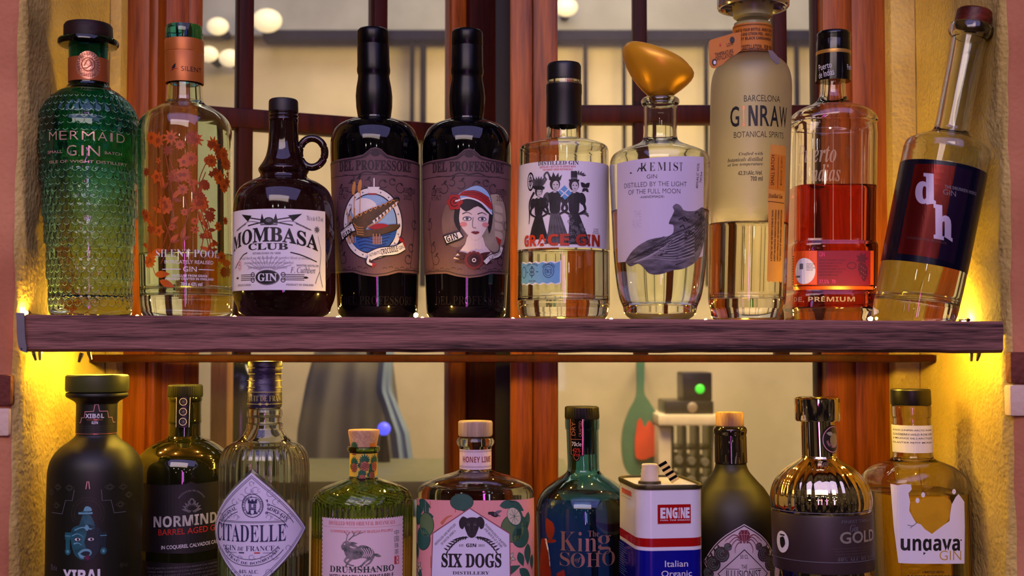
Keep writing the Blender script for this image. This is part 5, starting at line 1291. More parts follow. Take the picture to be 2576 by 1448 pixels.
a.line([(cx - 110, 1291), (cx - 71, 1292), (cx - 61, 1258), (cx - 42, 1258), (cx - 37, 1231)], 1.5, INKG, 1); a.line([(cx + 29, 1231), (cx + 31, 1259), (cx + 53, 1259), (cx + 61, 1292), (cx + 94, 1292)], 1.5, INKG, 1)
a.line([(cx - 8, 1229), (cx - 5, 1210), (cx - 1, 1210), (cx + 1, 1229)], 1.8, PINKINK, 1)
a.arc('ARTESANALMENTE ELABORADO EN PEQUEÑOS LOTES', cx - 4, 1290, 38, -125, 125, 4, FNT, 's', 1); a.arc('CAREFULLY CRAFTED SMALL BATCH PRODUCTION', cx - 4, 1290, 31, -120, 120, 3.5, FNT, 's', 1)
for (x, y) in ((-86, 1226), (-50, 1226), (50, 1226), (86, 1228), (-90, 1272), (78, 1272), (-112, 1240), (104, 1250)):
    a.ring(cx + x, y, 14, 9, 2, FNT, 1, 0, 360, 4); a.ring(cx + x, y, 8, 5, 2, FNT, 1, 0, 360, 6)
a.blob([(cx - 14, 1284), (cx - 10, 1274), (cx - 4, 1272), (cx + 4, 1276), (cx + 6, 1284)], JL, 2, 3); a.rect(cx - 26, cx + 8, 1287, 1292, JL, 2); a.rect(cx - 18, cx + 2, 1284, 1288, JD, 2)
a.blob([(cx - 16, 1294), (cx + 2, 1294), (cx + 14, 1322), (cx + 10, 1330), (cx - 24, 1330), (cx - 24, 1320)], JD, 2, 3)
a.blob([(cx - 46, 1340), (cx - 40, 1326), (cx - 10, 1318), (cx + 22, 1326), (cx + 30, 1345), (cx + 24, 1382), (cx + 6, 1406), (cx - 12, 1409), (cx - 34, 1396), (cx - 44, 1366)], JK, 2, 4)
a.blob([(cx - 46, 1340), (cx - 40, 1326), (cx - 10, 1318), (cx - 6, 1340), (cx - 12, 1362), (cx - 8, 1376), (cx - 14, 1406), (cx - 34, 1396), (cx - 44, 1366)], JD, 3, 4)
for sx, x in ((-1, cx - 54), (1, cx + 34)):
    a.rect(x - 8, x + 8, 1338, 1356, JD if sx < 0 else JK, 2); a.rect(x - 6, x + 6, 1356, 1378, JD if sx < 0 else JK, 2); a.ell(x, 1386, 8, 9, JD, 2); a.ell(x, 1386, 3, 4, JL, 3); a.line([(x - 8, 1347), (x + 8, 1347)], 1.6, JL, 3)
for x in (cx - 28, cx + 4): a.ell(x, 1355, 9, 5, JK, 4); a.ell(x, 1355, 7, 3.6, INKW, 5); a.ell(x + 1, 1355, 3, None, INK, 6)
a.curve([(cx - 42, 1346), (cx - 28, 1341), (cx - 14, 1348)], 3, JL, 4, 1); a.curve([(cx - 36, 1332), (cx - 16, 1325), (cx + 6, 1330)], 3, JL, 4); a.blob([(cx - 12, 1326), (cx - 6, 1318), (cx, 1326), (cx - 5, 1334)], JL, 5, 3)
a.curve([(cx - 38, 1366), (cx - 26, 1364), (cx - 18, 1370)], 4, JL, 4, 1); a.blob([(cx - 28, 1390), (cx - 16, 1380), (cx, 1380), (cx + 6, 1390), (cx - 4, 1400), (cx - 20, 1402)], JL, 4, 3); a.blob([(cx - 22, 1391), (cx - 12, 1385), (cx, 1386), (cx + 2, 1392), (cx - 10, 1397)], JK, 5, 3); a.blob([(cx - 14, 1400), (cx, 1394), (cx - 2, 1408)], M('jade_plum', (96, 20, 60), .5), 5, 3)
a.text('XIBAL', cx - 68, cx + 36, 1431, 1466, INKW, 'ssb', 1, .015); a.text('70 cl e', cx - 112, cx - 88, 1422, 1436, INKG, 's', 1); a.text('45% vol', cx + 76, cx + 100, 1422, 1433, FNT, 's', 1)
a.build('printing', mp, b.root)

# 12 --------------- dark green black bottle
b = Bottle('gin_bottle', 'dark olive bottle with ribbed cap and black label carrying one red line of text', 462, 466, 980, Y=1.430, upper=False)
OLV = M('black_olive_glass', (26, 28, 8), .06, var=.15, coat=.5, scale=8)
b.profile([[(996, 41), (1000, 42.5), (1006, 42), (1010, 40), (1052, 40.5), (1060, 41), (1064, 39.5), (1095, 40)], [(1095, 40), (1102, 48), (1110, 68), (1126, 92), (1145, 109), (1175, 118), (1220, 119), (1600, 119)]], base_r=px2m(106, 1500, 1.43))
b.solid(OLV)
def ribbed(b, name, rows, mat, nrib, amp, parent=None):
    sv = b.sec; b.sec = lambda a, z: 1 + amp * (1 if math.sin(a * nrib) > 0 else -1)
    o = b.disc(name, rows, mat, parent, plain=False, n=nrib * 4); b.sec = sv; return o
ribbed(b, 'cap', [(967, 40), (970, 43), (994, 43.5), (998, 42)], M('dark_green_cap', (20, 26, 18), .45), 48, .008)
a = Art(); mp = b.mapper(rfix=px2m(42.6, 1030, 1.43), plain=True); cx = 460
a.poly([(cx - 16, 998), (cx + 20, 998), (cx + 16, 1075), (cx - 18, 1075)], M('black_strip', (14, 12, 22), .3), 0)
for x in (-1, 1): a.line([(cx + 1 + x * 17, 999), (cx - 1 + x * 16, 1074)], 1.4, INKW, 1)
for k in range(3): a.ring(cx + 1 - k * .5, 1010 + k * 25, 9.5, 9.5, 1.4, INKW, 1); a.ring(cx + 1 - k * .5, 1010 + k * 25, 5.5, 5.5, 2.2, INKN, 1); a.ell(cx + 1, 1010 + k * 25, 2, None, INKG, 1, 10)
a.build('seal_strip', mp, b.root, 6)
a = Art(); mp = b.mapper(); cx = 480; BLB = M('black_label', (15, 12, 18), .5, var=.05)
a.poly([(cx - 180, 1218), (cx - 60, 1219), (cx - 14, 1217), (cx, 1211), (cx + 14, 1217), (cx + 120, 1212), (cx + 200, 1210), (cx + 200, 1378), (cx, 1392), (cx - 180, 1388)], BLB, 0)
a.arc('PRODUCED IN FRANCE', cx + 2, 1270, 34, -62, 62, 4.5, INKG, 'ssb', 1)
for k in range(9): a.leaf(cx + 2, 1284, -172 + k * 20.5, 28 - abs(k - 4) * .5, 4.2, INKG, 1)
for k in range(7): a.leaf(cx + 2, 1284, -150 + k * 20, 18, 2.6, BLB, 2)
a.ell(cx + 2, 1262, 7, 9, INKG, 2); a.ell(cx + 2, 1262, 4, 5.5, BLB, 3); a.ring(cx - 5, 1286, 5, 3, 1.6, INKG, 2); a.ring(cx + 9, 1286, 5, 3, 1.6, INKG, 2)
DST = M('silver_letter', (196, 194, 190), .5, var=.2, scale=70)
a.text('NORMINDIA', cx - 96, cx + 108, 1294, 1322, DST, 'ssb', 1, .01, slant=-.045); a.text('BARREL AGED GIN', cx - 82, cx + 84, 1327, 1342, INKR, 's', 1, .004, slant=-.05); a.text('IN COQUEREL CALVADOS CASKS', cx - 74, cx + 84, 1367, 1378, INKW, 's', 1, .01, slant=-.06)
a.poly([(cx - 180, 1412), (cx, 1416), (cx + 200, 1404), (cx + 200, 1500), (cx - 180, 1500)], BLB, 0)
for k, s_ in enumerate(('lots of passion, love and a unique maceration composed of', 'orange, some cinnamon sticks, a handful of coriander', 'of juniper, a pinch of clove, a hint of ginger, and', 'other mysterious botanical ingredients')): a.text(s_, cx - 118 + k * 3, cx + 84, 1422 + k * 9, 1429 + k * 9, INKG, 'mono', 1, 0, slant=-.05)
a.build('label', mp, b.root)

# 13 --------------- fluted clear bottle with diamond label
b = Bottle('gin_bottle', 'fluted clear bottle with purple foil neck and white diamond label bearing a tower', 664, 667, 920, Y=1.33, upper=False, n=288)
b.profile([[(1010, 38), (1026, 39), (1030, 42), (1036, 44), (1046, 44), (1048, 42), (1062, 42), (1066, 45), (1076, 45.5), (1084, 49)], [(1084, 49), (1098, 57), (1106, 66), (1112, 78), (1122, 94), (1136, 104), (1155, 110), (1180, 112), (1600, 112)]], base_r=px2m(100, 1500, 1.33))
zf0 = b.z(1106)
b.sec = lambda a, z: 1 + (.020 * abs(math.sin(a * 17)) - .012) * min(1, max(0, (zf0 - z) / .012))
b.shell(glass('dark_clear_glass', (226, 230, 230)), .0034, .016, ang=60)
b.liquid(1408, glass('gin_teal', (196, 232, 214), ior=1.36))
PUR = M('purple_foil', (72, 64, 96), .35, .5, var=.25, scale=90, bump=.5, stretch=(1, 1, 3))
b.disc('foil_cap', [(908, 41), (912, 43), (922, 43), (924, 41), (938, 41), (940, 40), (956, 40), (958, 41), (974, 41), (976, 42), (1016, 43), (1024, 41)], PUR)
a = Art(); mp = b.mapper(rfix=px2m(42.8, 1000, 1.33), plain=True); cx = 667; OLG = M('olive_gold_ink', (206, 200, 120), .4, .3)
for y in (986, 1016): a.line([(cx - 66, y), (cx + 66, y)], 1.6, OLG, 1)
a.text('FRUIT DE FRANCE', cx - 56, cx + 62, 995, 1009, OLG, 'sb', 1, -.012)
for y in (925, 940, 957, 974): a.line([(cx - 66, y), (cx - 26, y)], 2.2, OLG, 1); a.line([(cx + 26, y), (cx + 66, y)], 2.2, OLG, 1)
for x in (-12, 4): a.leaf(cx + x, 1016, 0, 6, 2, OLG, 1); a.leaf(cx + x, 1016, 180, 6, 2, OLG, 1); a.leaf(cx + x, 1016, 90, 4, 2, OLG, 1); a.leaf(cx + x, 1016, -90, 4, 2, OLG, 1)
a.build('cap_lettering', mp, b.root, 6)
# glass diamond plinth, label on it
YAWD = -14; a = Art(); mp = b.mapper(YAWD, rfix=px2m(113.5, 1330, 1.33), plain=True)
cx = b.cxat(1330); cy = 1336
def diamond(hu, hv, n=6):
    c = [(cx, cy - hv), (cx + hu, cy), (cx, cy + hv), (cx - hu, cy)]; out = []
    for i in range(4):
        p, q_ = c[i], c[(i + 1) % 4]
        for k in range(n): t = k / n; bul = math.sin(PI * t) * 4; m_ = ((p[0] + (q_[0] - p[0]) * t), (p[1] + (q_[1] - p[1]) * t)); d_ = math.hypot(m_[0] - cx, m_[1] - cy); out.append((m_[0] + (m_[0] - cx) / d_ * bul, m_[1] + (m_[1] - cy) / d_ * bul))
    return out
bm = bmesh.new(); rg = []
for hu, hv, off in ((156, 160, -.0012), (154, 158, .0018), (147, 150, .0026)):
    rg.append([bm.verts.new(mp(u, v, off)) for u, v in diamond(hu, hv, 10)])
for A, B in zip(rg, rg[1:]):
    for k in range(len(A)): bm.faces.new((A[k], A[(k + 1) % len(A)], B[(k + 1) % len(B)], B[k]))
bmesh.ops.recalc_face_normals(bm, faces=bm.faces[:])
link_bm('diamond_frame', bm, M('frame_glass', (120, 126, 122), .06, trans=.75, ior=1.45), b.root, ang=30)
LAV = M('lavender_paper', (222, 216, 240), .6, var=.04, scale=20)
a.poly(diamond(146, 149), LAV, 0)
for g in (8, 13): a.line([(cx + (p[0] - cx) * (1 - g / 150), cy + (p[1] - cy) * (1 - g / 150)) for p in diamond(146, 149)] + [(cx, cy - 149 * (1 - g / 150))], 1.3, INKN, 1)
a.ring(cx + 2, 1270, 26, 30, 2, INKN, 2); a.ring(cx + 2, 1270, 19, 22, 1.4, INKN, 2); a.arc('GIN DE FRANCE · CITADELLE ·', cx + 2, 1270, 20, -175, 150, 4.6, INKN, 'ssb', 2)
a.rect(cx - 7, cx + 11, 1262, 1288, INKN, 2); a.rect(cx - 9, cx + 13, 1258, 1264, INKN, 2)
for k in range(3): a.rect(cx - 9 + k * 8.5, cx - 4 + k * 8.5, 1254, 1259, INKN, 2)
a.rect(cx - 10, cx + 14, 1287, 1291, INKN, 2); a.ell(cx + 2, 1286, 4, 5, LAV, 3); a.rect(cx, cx + 4, 1266, 1274, LAV, 3)
for k in range(4): a.line([(cx - 7, 1266 + k * 5), (cx + 11, 1266 + k * 5)], .8, LAV, 3)
for k, ch in enumerate('1996'): a.text(ch, cx + 32 + (k in (1, 2)) * 4, cx + 38 + (k in (1, 2)) * 4, 1255 + k * 10, 1262 + k * 10, INKN, 'ssb', 2)
a.arc('ORIGINAL', cx, 1382, 108, -53, -20, 9, INKN, 'sb', 2); a.arc('DRY GIN', cx, 1382, 108, 22, 50, 9, INKN, 'sb', 2)
for r in (103, 122): a.ring(cx, 1382, r, r, 1.6, INKN, 2, 212, 250, 16); a.ring(cx, 1382, r, r, 1.6, INKN, 2, 290, 328, 16)
a.text('CITADELLE', cx - 108, cx + 82, 1318, 1362, INKN, 'sb', 2, -.004); a.text('C', cx - 110, cx - 88, 1316, 1364, INKN, 'sb', 2, 0)
for y in (1310, 1313): a.line([(cx - 96, y), (cx + 84, y)], 1.1, INKN, 2)
a.text('GIN', cx - 72, cx - 40, 1371, 1384, INKN, 'sb', 2, -.01); a.text('DE', cx - 36, cx - 20, 1374, 1383, INKN, 'sbi', 2); a.text('FRANCE', cx - 14, cx + 54, 1371, 1384, INKN, 'sb', 2, -.01)
for x, m_ in ((-32, INKN), (6, INKR)): a.rect(cx + x, cx + x + 14, 1387, 1390, m_, 2)
a.line([(cx - 70, 1389), (cx - 38, 1389)], 1, INKN, 2); a.line([(cx + 26, 1389), (cx + 58, 1389)], 1, INKN, 2)
a.arc('CHÂTEAU DE BONBONNET', cx - 6, 1330, 88, 240, 122, 8, INKN, 'sb', 2, inward=True)
a.ring(cx - 6, 1330, 100, 92, 1.6, INKN, 2, 35, 145, 24); a.ring(cx - 6, 1330, 84, 76, 1.4, INKN, 2, 35, 145, 24)
a.text('44% ALC.', cx - 32, cx + 16, 1431, 1440, INKN, 'sb', 2); a.text('VOL', cx - 20, cx + 4, 1443, 1451, INKN, 'sb', 2)
rr = random.Random(8)
PALE = M('pale_lavender_ink', (150, 146, 178), .6)
for (x, y, r) in ((0, 1215, 6), (-8, 1232, 9), (9, 1232, 9), (-26, 1250, 9), (44, 1240, 9), (56, 1262, 8), (-44, 1262, 8), (-60, 1296, 8), (60, 1298, 9), (40, 1300, 7), (-40, 1300, 7), (-90, 1300, 7), (92, 1300, 7), (-60, 1400, 8), (54, 1400, 8), (-30, 1402, 6), (26, 1402, 6), (-50, 1440, 8), (40, 1438, 8), (-100, 1380, 7), (88, 1380, 7), (0, 1400, 7)):
    a0 = rr.uniform(0, 360); a.ring(cx + x, y, r, r, 1.6, PALE, 1, a0, a0 + 270, 14); a.ring(cx + x + r, y, r * .5, r * .5, 1.3, PALE, 1, a0, a0 + 250, 10)
a.build('diamond_label', mp, b.root, 7, base=.0029)

# 14 --------------- green ribbed bottle
b = Bottle('gin_bottle', 'green ribbed bottle fading to yellow with pineapple neck band and pink label', 912, 915, 1100, Y=YL, upper=False, n=320)
b.profile([[(1122, 38), (1125, 41), (1131, 41), (1136, 36), (1140, 33)], [(1140, 33), (1170, 33), (1194, 33.5), (1200, 36), (1206, 52), (1217, 81), (1232, 111), (1244, 121), (1256, 125)], [(1256, 125), (1280, 125), (1600, 125)]], base_r=px2m(112, 1500, YL))
zr0 = b.z(1257); zr1 = b.z(1262)
b.sec = lambda a, z: 1 + .016 * (math.cos(a * 54)) * min(1, max(0, (zr0 - z) / .004)) + (.010 * math.sin(a * 23 + z * 900) * math.sin(z * 1400) if zr0 <= z < zr0 + .016 else 0)
b.shell(glass('green_ribbed_glass', (190, 212, 154), grad=(b.z(1390), b.z(1290), (250, 234, 180), (186, 212, 140))), .0034, .016, ang=60)
b.liquid(1362, glass('gin_yellow', (255, 240, 190), ior=1.36))
b.disc('cork_stopper', [(1080, 37.5), (1082, 39), (1086, 39), (1104, 36), (1122, 32.5)], CORK)
a = Art(); mp = b.mapper(rfix=px2m(33.8, 1165, YL), plain=True); cx = 915
YP = M('yellow_band', (230, 190, 66), .6, var=.05); PNB = M('pineapple_print', (196, 116, 84), .6, var=.25, scale=200); PND = M('pineapple_line', (120, 50, 36), .6); PNG = M('pineapple_leaf', (30, 92, 62), .6)
a.rect(cx - 52, cx + 52, 1136, 1199, YP, 0)
for (x, y, s_) in ((2, 1172, 1), (30, 1174, 1), (-26, 1176, .9), (-26, 1134, .8), (22, 1196, .8), (-4, 1203, .8)):
    a.ell(cx + x, y, 11 * s_, 13 * s_, PND, 2, 16); a.ell(cx + x, y, 10 * s_, 12 * s_, PNB, 3, 16)
    for k in (-1, 0, 1):
        a.line([(cx + x - 8 * s_, y + k * 6 - 5), (cx + x + 8 * s_, y + k * 6 + 5)], 1, PND, 4); a.line([(cx + x + 8 * s_, y + k * 6 - 5), (cx + x - 8 * s_, y + k * 6 + 5)], 1, PND, 4)
    for k in range(9): a.leaf(cx + x, y - 10 * s_, -166 + k * 19, (14 + 10 * (1 - abs(k - 4) / 4)) * s_, 2.8, PNG, 2)
    for k in range(5): a.leaf(cx + x - 10 * s_, y - 2, 100 + k * 40, 10 * s_, 2, PNG, 1)
a.rect(cx + 16, cx + 35, 1109, 1123, M('tag_amber', (206, 120, 30), .5), 0)
a.build('neck_band', mp, b.root, 5)
a = Art(); mp = b.mapper(2, rfix=px2m(127.5, 1380, YL), plain=True); cx = 908; PKP = M('pink_paper', (232, 204, 212), .62, var=.04, scale=20)
e = [(cx - 114, 1304)]
zz = lambda n, f: [f(k / n, k % 2) for k in range(n + 1)]
top = zz(60, lambda t, o: (cx - 114 + 228 * t, 1303 + 3 * o)); rt = zz(40, lambda t, o: (cx + 114 + 3 * o, 1303 + 200 * t)); lf = zz(40, lambda t, o: (cx - 114 - 3 * o, 1503 - 200 * t))
a.poly(top + rt[1:] + lf[:-1], PKP, 0)
a.text('DISTILLED WITH ORIENTAL BOTANICALS.', cx - 92, cx + 88, 1311, 1321, INKR, 'sb', 1, -.012); a.text('GUNPOWDER TEA & A HINT OF BRAZILIAN PINEAPPLE', cx - 86, cx + 80, 1333, 1340, INKR, 'sb', 1, -.01)
a.line([(cx - 112, 1326), (cx + 112, 1326)], 1, PINKINK, 1)
GI = M('jackalope_ink', (46, 66, 62), .6, var=.35, scale=200, col2=(150, 136, 140))
ox, oy = cx - 8, 1392
a.blob([(ox - 42, oy - 12), (ox - 32, oy - 18), (ox - 14, oy - 14), (ox + 6, oy - 22), (ox + 30, oy - 12), (ox + 38, oy + 4), (ox + 30, oy + 16), (ox + 8, oy + 10), (ox - 14, oy + 14), (ox - 32, oy + 10)], GI, 2, 4)
a.blob([(ox - 48, oy - 18), (ox - 40, oy - 30), (ox - 28, oy - 32), (ox - 24, oy - 20), (ox - 32, oy - 10), (ox - 44, oy - 10)], GI, 3, 3)
a.leaf(ox - 28, oy - 26, 20, 26, 4, GI, 3); a.leaf(ox - 30, oy - 28, 4, 26, 3, GI, 3); a.ell(ox - 38, oy - 24, 2, None, PKP, 4, 8)
for pts in ([(-34, -32), (-30, -48), (-24, -54)], [(-31, -46), (-38, -56)], [(-28, -34), (-16, -46), (-10, -56)], [(-18, -44), (-4, -50), (2, -58)], [(-6, -50), (8, -54)], [(-14, -48), (-18, -58)]): a.curve([(ox + x, oy + y) for x, y in pts], 2.4, GI, 3, 1.2)
for pts in ([(-30, 8), (-38, 18), (-24, 28), (-14, 30)], [(-20, 12), (-30, 22), (-36, 34)], [(28, 10), (14, 20), (4, 30), (-6, 34)], [(34, 8), (26, 22), (14, 30)]): a.curve([(ox + x, oy + y) for x, y in pts], 6, GI, 2, 3)
a.leaf(ox + 36, oy + 2, 20, 20, 4, GI, 2)
for k in range(5): a.curve([(ox + 4 + k * 6, oy - 14), (ox + 12 + k * 5, oy - 2), (ox + 6 + k * 5, oy + 8)], 1.6, PKP, 4)
for k in range(6): a.line([(ox - 30 + k * 12, oy + 40 - (k % 2) * 2), (ox - 16 + k * 12, oy + 39)], 1, GI, 2)
a.text('DRUMSHANBO', cx - 88, cx + 84, 1424, 1440, M('dark_teal_ink', (36, 52, 52), .6), 'sb', 1, .004); a.text('WITH BRAZILIAN PINEAPPLE', cx - 90, cx + 82, 1445, 1456, INK, 'ssb', 1)
for k, ch in enumerate('中国珠茶'): a.text(ch, cx + 85, cx + 100, 1337 + k * 16.5, 1351 + k * 16.5, INKG, 's', 1)
a.ring(cx + 93, 1414, 11, 15, 1.6, INKR, 1, 45, 405, 4); a.rect(cx + 86, cx + 91, 1405, 1424, INKR, 1); a.ring(cx + 96, 1410, 4, 5, 1.4, INKR, 1); a.ring(cx + 96, 1420, 4, 5, 1.4, INKR, 1)
a.build('label', mp, b.root)

# 15 --------------- wide flask bottle
b = Bottle('gin_bottle', 'wide clear flask bottle with wooden cork and pink label of dog head and limes', 1196, 1196, 1080, Y=YL, upper=False, n=144)
b.sec = super_sec(2.8, .58, math.radians(0), b.z(1228), b.z(1186))
b.profile([[(1100, 42), (1104, 45.5), (1110, 47.5), (1116, 46), (1122, 42), (1127, 40)], [(1127, 40), (1150, 38.5), (1172, 38), (1180, 40), (1188, 58), (1198, 92), (1210, 122), (1220, 138), (1232, 145), (1246, 146)], [(1246, 146), (1300, 147), (1600, 147)]], base_r=px2m(136, 1500, YL))
b.shell(CLEAR, .0032, .016)
b.liquid(1236, glass('gin_straw', (255, 250, 224), ior=1.36))
b.disc('cork_stopper', [(1058, 41), (1061, 43.2), (1092, 43.2), (1096, 41)], wood('grey_oak', (150, 126, 112), (208, 178, 150), (40, 40, 2), .7, 14, .2))
a = Art(); mp = b.mapper(rfix=px2m(39.6, 1155, YL), plain=True); cx = 1196
a.rect(cx - 60, cx + 60, 1131, 1181, PKP, 0); a.text('HONEY LIME', cx - 35, cx + 47, 1148, 1163, M('rust_ink', (150, 58, 44), .5), 'ssb', 1)
for j in range(2):
    for i in range(30):
        for q_ in range(2): a.ell(cx - 58 + i * 4 + q_ * 2, (1134 if j == 0 else 1173) + q_ * 2.4, 1.1, None, INKG, 1, 5)
a.build('neck_band', mp, b.root, 5)
a = Art(); mp = b.mapper(); cx = 1186
PNKL = M('salmon_label', (232, 154, 152), .6, var=.05, scale=16); DGN = M('lime_leaf_print', (46, 96, 80), .6, var=.15, scale=30); LIM = M('lime_print', (96, 124, 74), .6, var=.15, scale=30); LIMI = M('lime_flesh_print', (206, 196, 170), .6)
a.rect(cx - 190, cx + 210, 1258, 1500, PNKL, 0)
for k in range(30): a.curve([(cx - 185 + k * 13, 1262), (cx - 180 + k * 13, 1340), (cx - 186 + k * 13, 1420), (cx - 180 + k * 13, 1498)], .7, PINKINK, .5)
for (x, y, an, l, w) in ((-146, 1262, 20, 46, 11), (-140, 1298, -80, 40, 10), (-96, 1300, 175, 46, 12), (-118, 1270, 90, 34, 9), (-30, 1262, 60, 30, 9), (70, 1272, -10, 46, 11), (92, 1262, 30, 50, 12), (132, 1300, 80, 52, 14), (150, 1290, 100, 50, 10), (148, 1370, 90, 56, 12), (60, 1448, -20, 70, 12), (122, 1432, 40, 50, 12), (-160, 1370, 80, 46, 11), (-152, 1430, 60, 40, 10), (120, 1390, 70, 40, 10), (166, 1400, 90, 40, 10)): a.leaf(cx + x, y, an, l, w, DGN, 1)
for (x, y, rx, ry) in ((-118, 1322, 22, 30), (-130, 1358, 24, 28), (-24, 1262, 28, 20), (104, 1330, 30, 34), (126, 1350, 24, 28), (-152, 1300, 16, 24)):
    a.ell(cx + x, y, rx + 1.5, ry + 1.5, M('lime_outline', (30, 60, 50), .6), 2); a.ell(cx + x, y, rx, ry, LIM if rx % 4 else DGN, 3)
a.ell(cx + 110, 1300, 20, 27, DGN, 4, rot=-28); a.ell(cx + 107, 1299, 16, 23, LIMI, 5, rot=-28)
for k in range(9): t = 2 * PI * k / 9; a.line([(cx + 107, 1299), (cx + 107 + 14 * math.cos(t), 1299 + 20 * math.sin(t))], .9, DGN, 6)
for (x, y) in ((96, 1404), (-146, 1432)): a.flower(cx + x, y, 17, 5, INKG, None, 3, .27, 15); a.flower(cx + x, y, 15, 5, LIMI, GOLD, 4, .22, 15)
a.ell(cx + 56, 1293, 11, 6, INK, 3, rot=25); a.leaf(cx + 56, 1291, -20, 22, 4, INKG, 3); a.leaf(cx + 56, 1293, 15, 18, 3, INKG, 3); a.ell(cx + 45, 1290, 4, None, INK, 3, 10)
for x, l in ((-40, 26), (-120, 30), (-106, 20)): a.line([(cx + x, 1262), (cx + x, 1262 + l)], 2, M('drip_rust', (176, 100, 84), .6), 1)
for k in range(4): a.line([(cx - 104 + k * 3, 1400), (cx - 104 + k * 3, 1430 + (k * 7) % 20)], 2, M('drip_brown', (176, 110, 70), .6), 1)
a.curve([(cx - 76, 1318), (cx - 62, 1302), (cx - 48, 1296)], 8, M('honey_print', (206, 116, 76), .6), 1, 3)
hexp = [(cx - 4, 1276), (cx + 96, 1341), (cx + 98, 1500), (cx - 104, 1500), (cx - 98, 1341)]
a.poly(hexp, M('rose_outline', (150, 70, 84), .6), 7); a.poly([(cx - 4, 1279), (cx + 93.5, 1343), (cx + 95.5, 1500), (cx - 101.5, 1500), (cx - 95.5, 1343)], LAV, 8)
DG = M('dog_print', (18, 16, 20), .5, var=.05); DGL = M('dog_print_light', (58, 54, 60), .5); ox, oy = cx + 1, 1328
a.blob([(ox - 16, oy - 24), (ox, oy - 28), (ox + 16, oy - 24), (ox + 18, oy - 6), (ox + 13, oy + 10), (ox + 8, oy + 20), (ox, oy + 24), (ox - 8, oy + 20), (ox - 13, oy + 10), (ox - 18, oy - 6)], DG, 9, 4)
for sx in (-1, 1):
    a.blob([(ox + sx * 12, oy - 26), (ox + sx * 22, oy - 30), (ox + sx * 31, oy - 18), (ox + sx * 29, oy - 2), (ox + sx * 22, oy + 2), (ox + sx * 17, oy - 8)], DG, 9, 3)
    a.ell(ox + sx * 8, oy - 9, 3.4, 2.6, INKG, 10); a.ell(ox + sx * 8, oy - 9, 1.8, None, INK, 11, 8); a.curve([(ox + sx * 14, oy - 16), (ox + sx * 8, oy - 15), (ox + sx * 4, oy - 12)], 1.6, DGL, 10); a.curve([(ox + sx * 5, oy - 6), (ox + sx * 6, oy + 6), (ox + sx * 10, oy + 12)], 1.6, DGL, 10); a.curve([(ox, oy + 13), (ox + sx * 5, oy + 17), (ox + sx * 9, oy + 14)], 1.4, DGL, 10)
    for k in range(9):
        t = k / 8; x = ox + sx * (12 + 46 * t); y = oy + 20 + 34 * t * t + 2 * t; a.leaf(x, y, (90 - sx * 90) + sx * (70 - 60 * t) - sx * 40, 13, 2, DG, 9); a.leaf(x, y, 90 - sx * 30, 11, 1.8, DG, 9)
    a.curve([(ox + sx * 8, oy + 22), (ox + sx * 30, oy + 28), (ox + sx * 50, oy + 44), (ox + sx * 58, oy + 56)], 2, DG, 9)
a.ell(ox, oy + 10, 5, 3.6, INK, 10); a.rect(ox - 4, ox + 4, oy + 8, oy + 9, DGL, 11)
a.text('EST.', cx - 30, cx - 18, 1368, 1374, INK, 'sb', 9); a.text('GIN', cx - 13, cx + 12, 1366, 1375, INK, 'ssb', 9, .015); a.text('2013', cx + 17, cx + 32, 1368, 1374, INK, 'sb', 9)
a.text('SIX DOGS', cx - 74, cx + 74, 1391, 1427, INK, 'sb', 9, .022); a.text('DISTILLERY', cx - 46, cx + 44, 1436, 1444, INK, 'sb', 9)
a.text('DISTILLED AND BOTTLED', cx - 102, cx - 28, 1341, 1347, INK, 'sb', 9, rot=-46); a.text('IN SOUTH AFRICA', cx - 82, cx - 32, 1348, 1354, INK, 'sb', 9, rot=-46)
a.text('PASSIONATELY CRAFTED', cx + 22, cx + 98, 1343, 1349, INK, 'sb', 9, rot=48); a.text('ONE BATCH AT A TIME', cx + 22, cx + 86, 1349, 1355, INK, 'sb', 9, rot=48)
a.build('label', mp, b.root, 7, base=.0004)

# 16 --------------- deep blue bottle
b = Bottle('gin_bottle', 'deep blue green round shouldered bottle with black cap and copper lettering', 1471, 1464, 1040, Y=1.43, upper=False)
b.profile([[(1050, 41), (1055, 43), (1078, 42.5), (1081, 40.5)], [(1081, 40.5), (1130, 40), (1176, 40), (1186, 43), (1195, 53), (1210, 76), (1234, 104), (1260, 118), (1290, 123), (1330, 123), (1600, 123)]], base_r=px2m(112, 1500, 1.43))
b.shell(glass('deep_blue_glass', (150, 190, 220), grad=(b.z(1330), b.z(1190), (112, 140, 214), (126, 186, 200))), .0034, .016)
b.liquid(1262, glass('gin_blue', (190, 220, 255), ior=1.36))
ribbed(b, 'cap', [(1021, 38), (1024, 42.5), (1048, 43.5), (1053, 42)], BLACKP, 44, .008)
b.disc('cap_plug', [(1053, 31), (1140, 30)], M('dark_navy_plug', (10, 14, 40), .4))
a = Art(); mp = b.mapper(rfix=px2m(43, 1090, 1.43), plain=True); cx = 1450
a.poly([(cx - 20, 1054), (cx + 19, 1054), (cx + 19, 1147), (cx + 10, 1147), (cx + 8, 1156), (cx, 1161), (cx - 8, 1156), (cx - 10, 1147), (cx - 18, 1147)], BLACKG, 0)
a.line([(cx - 17, 1054), (cx - 15, 1144), (cx - 8, 1144), (cx - 6, 1153), (cx, 1158), (cx + 6, 1153), (cx + 8, 1144), (cx + 16, 1144), (cx + 16, 1054)], 1.5, COPPER, 1)
a.text('DRY', cx - 25, cx + 9, 1073, 1084, COPPER, 's', 1, rot=-90); a.text('CRAFTED', cx - 10, cx + 30, 1075, 1082, COPPER, 's', 1, rot=-90); a.line([(cx - 14, 1105), (cx + 13, 1105)], 1.4, COPPER, 1)
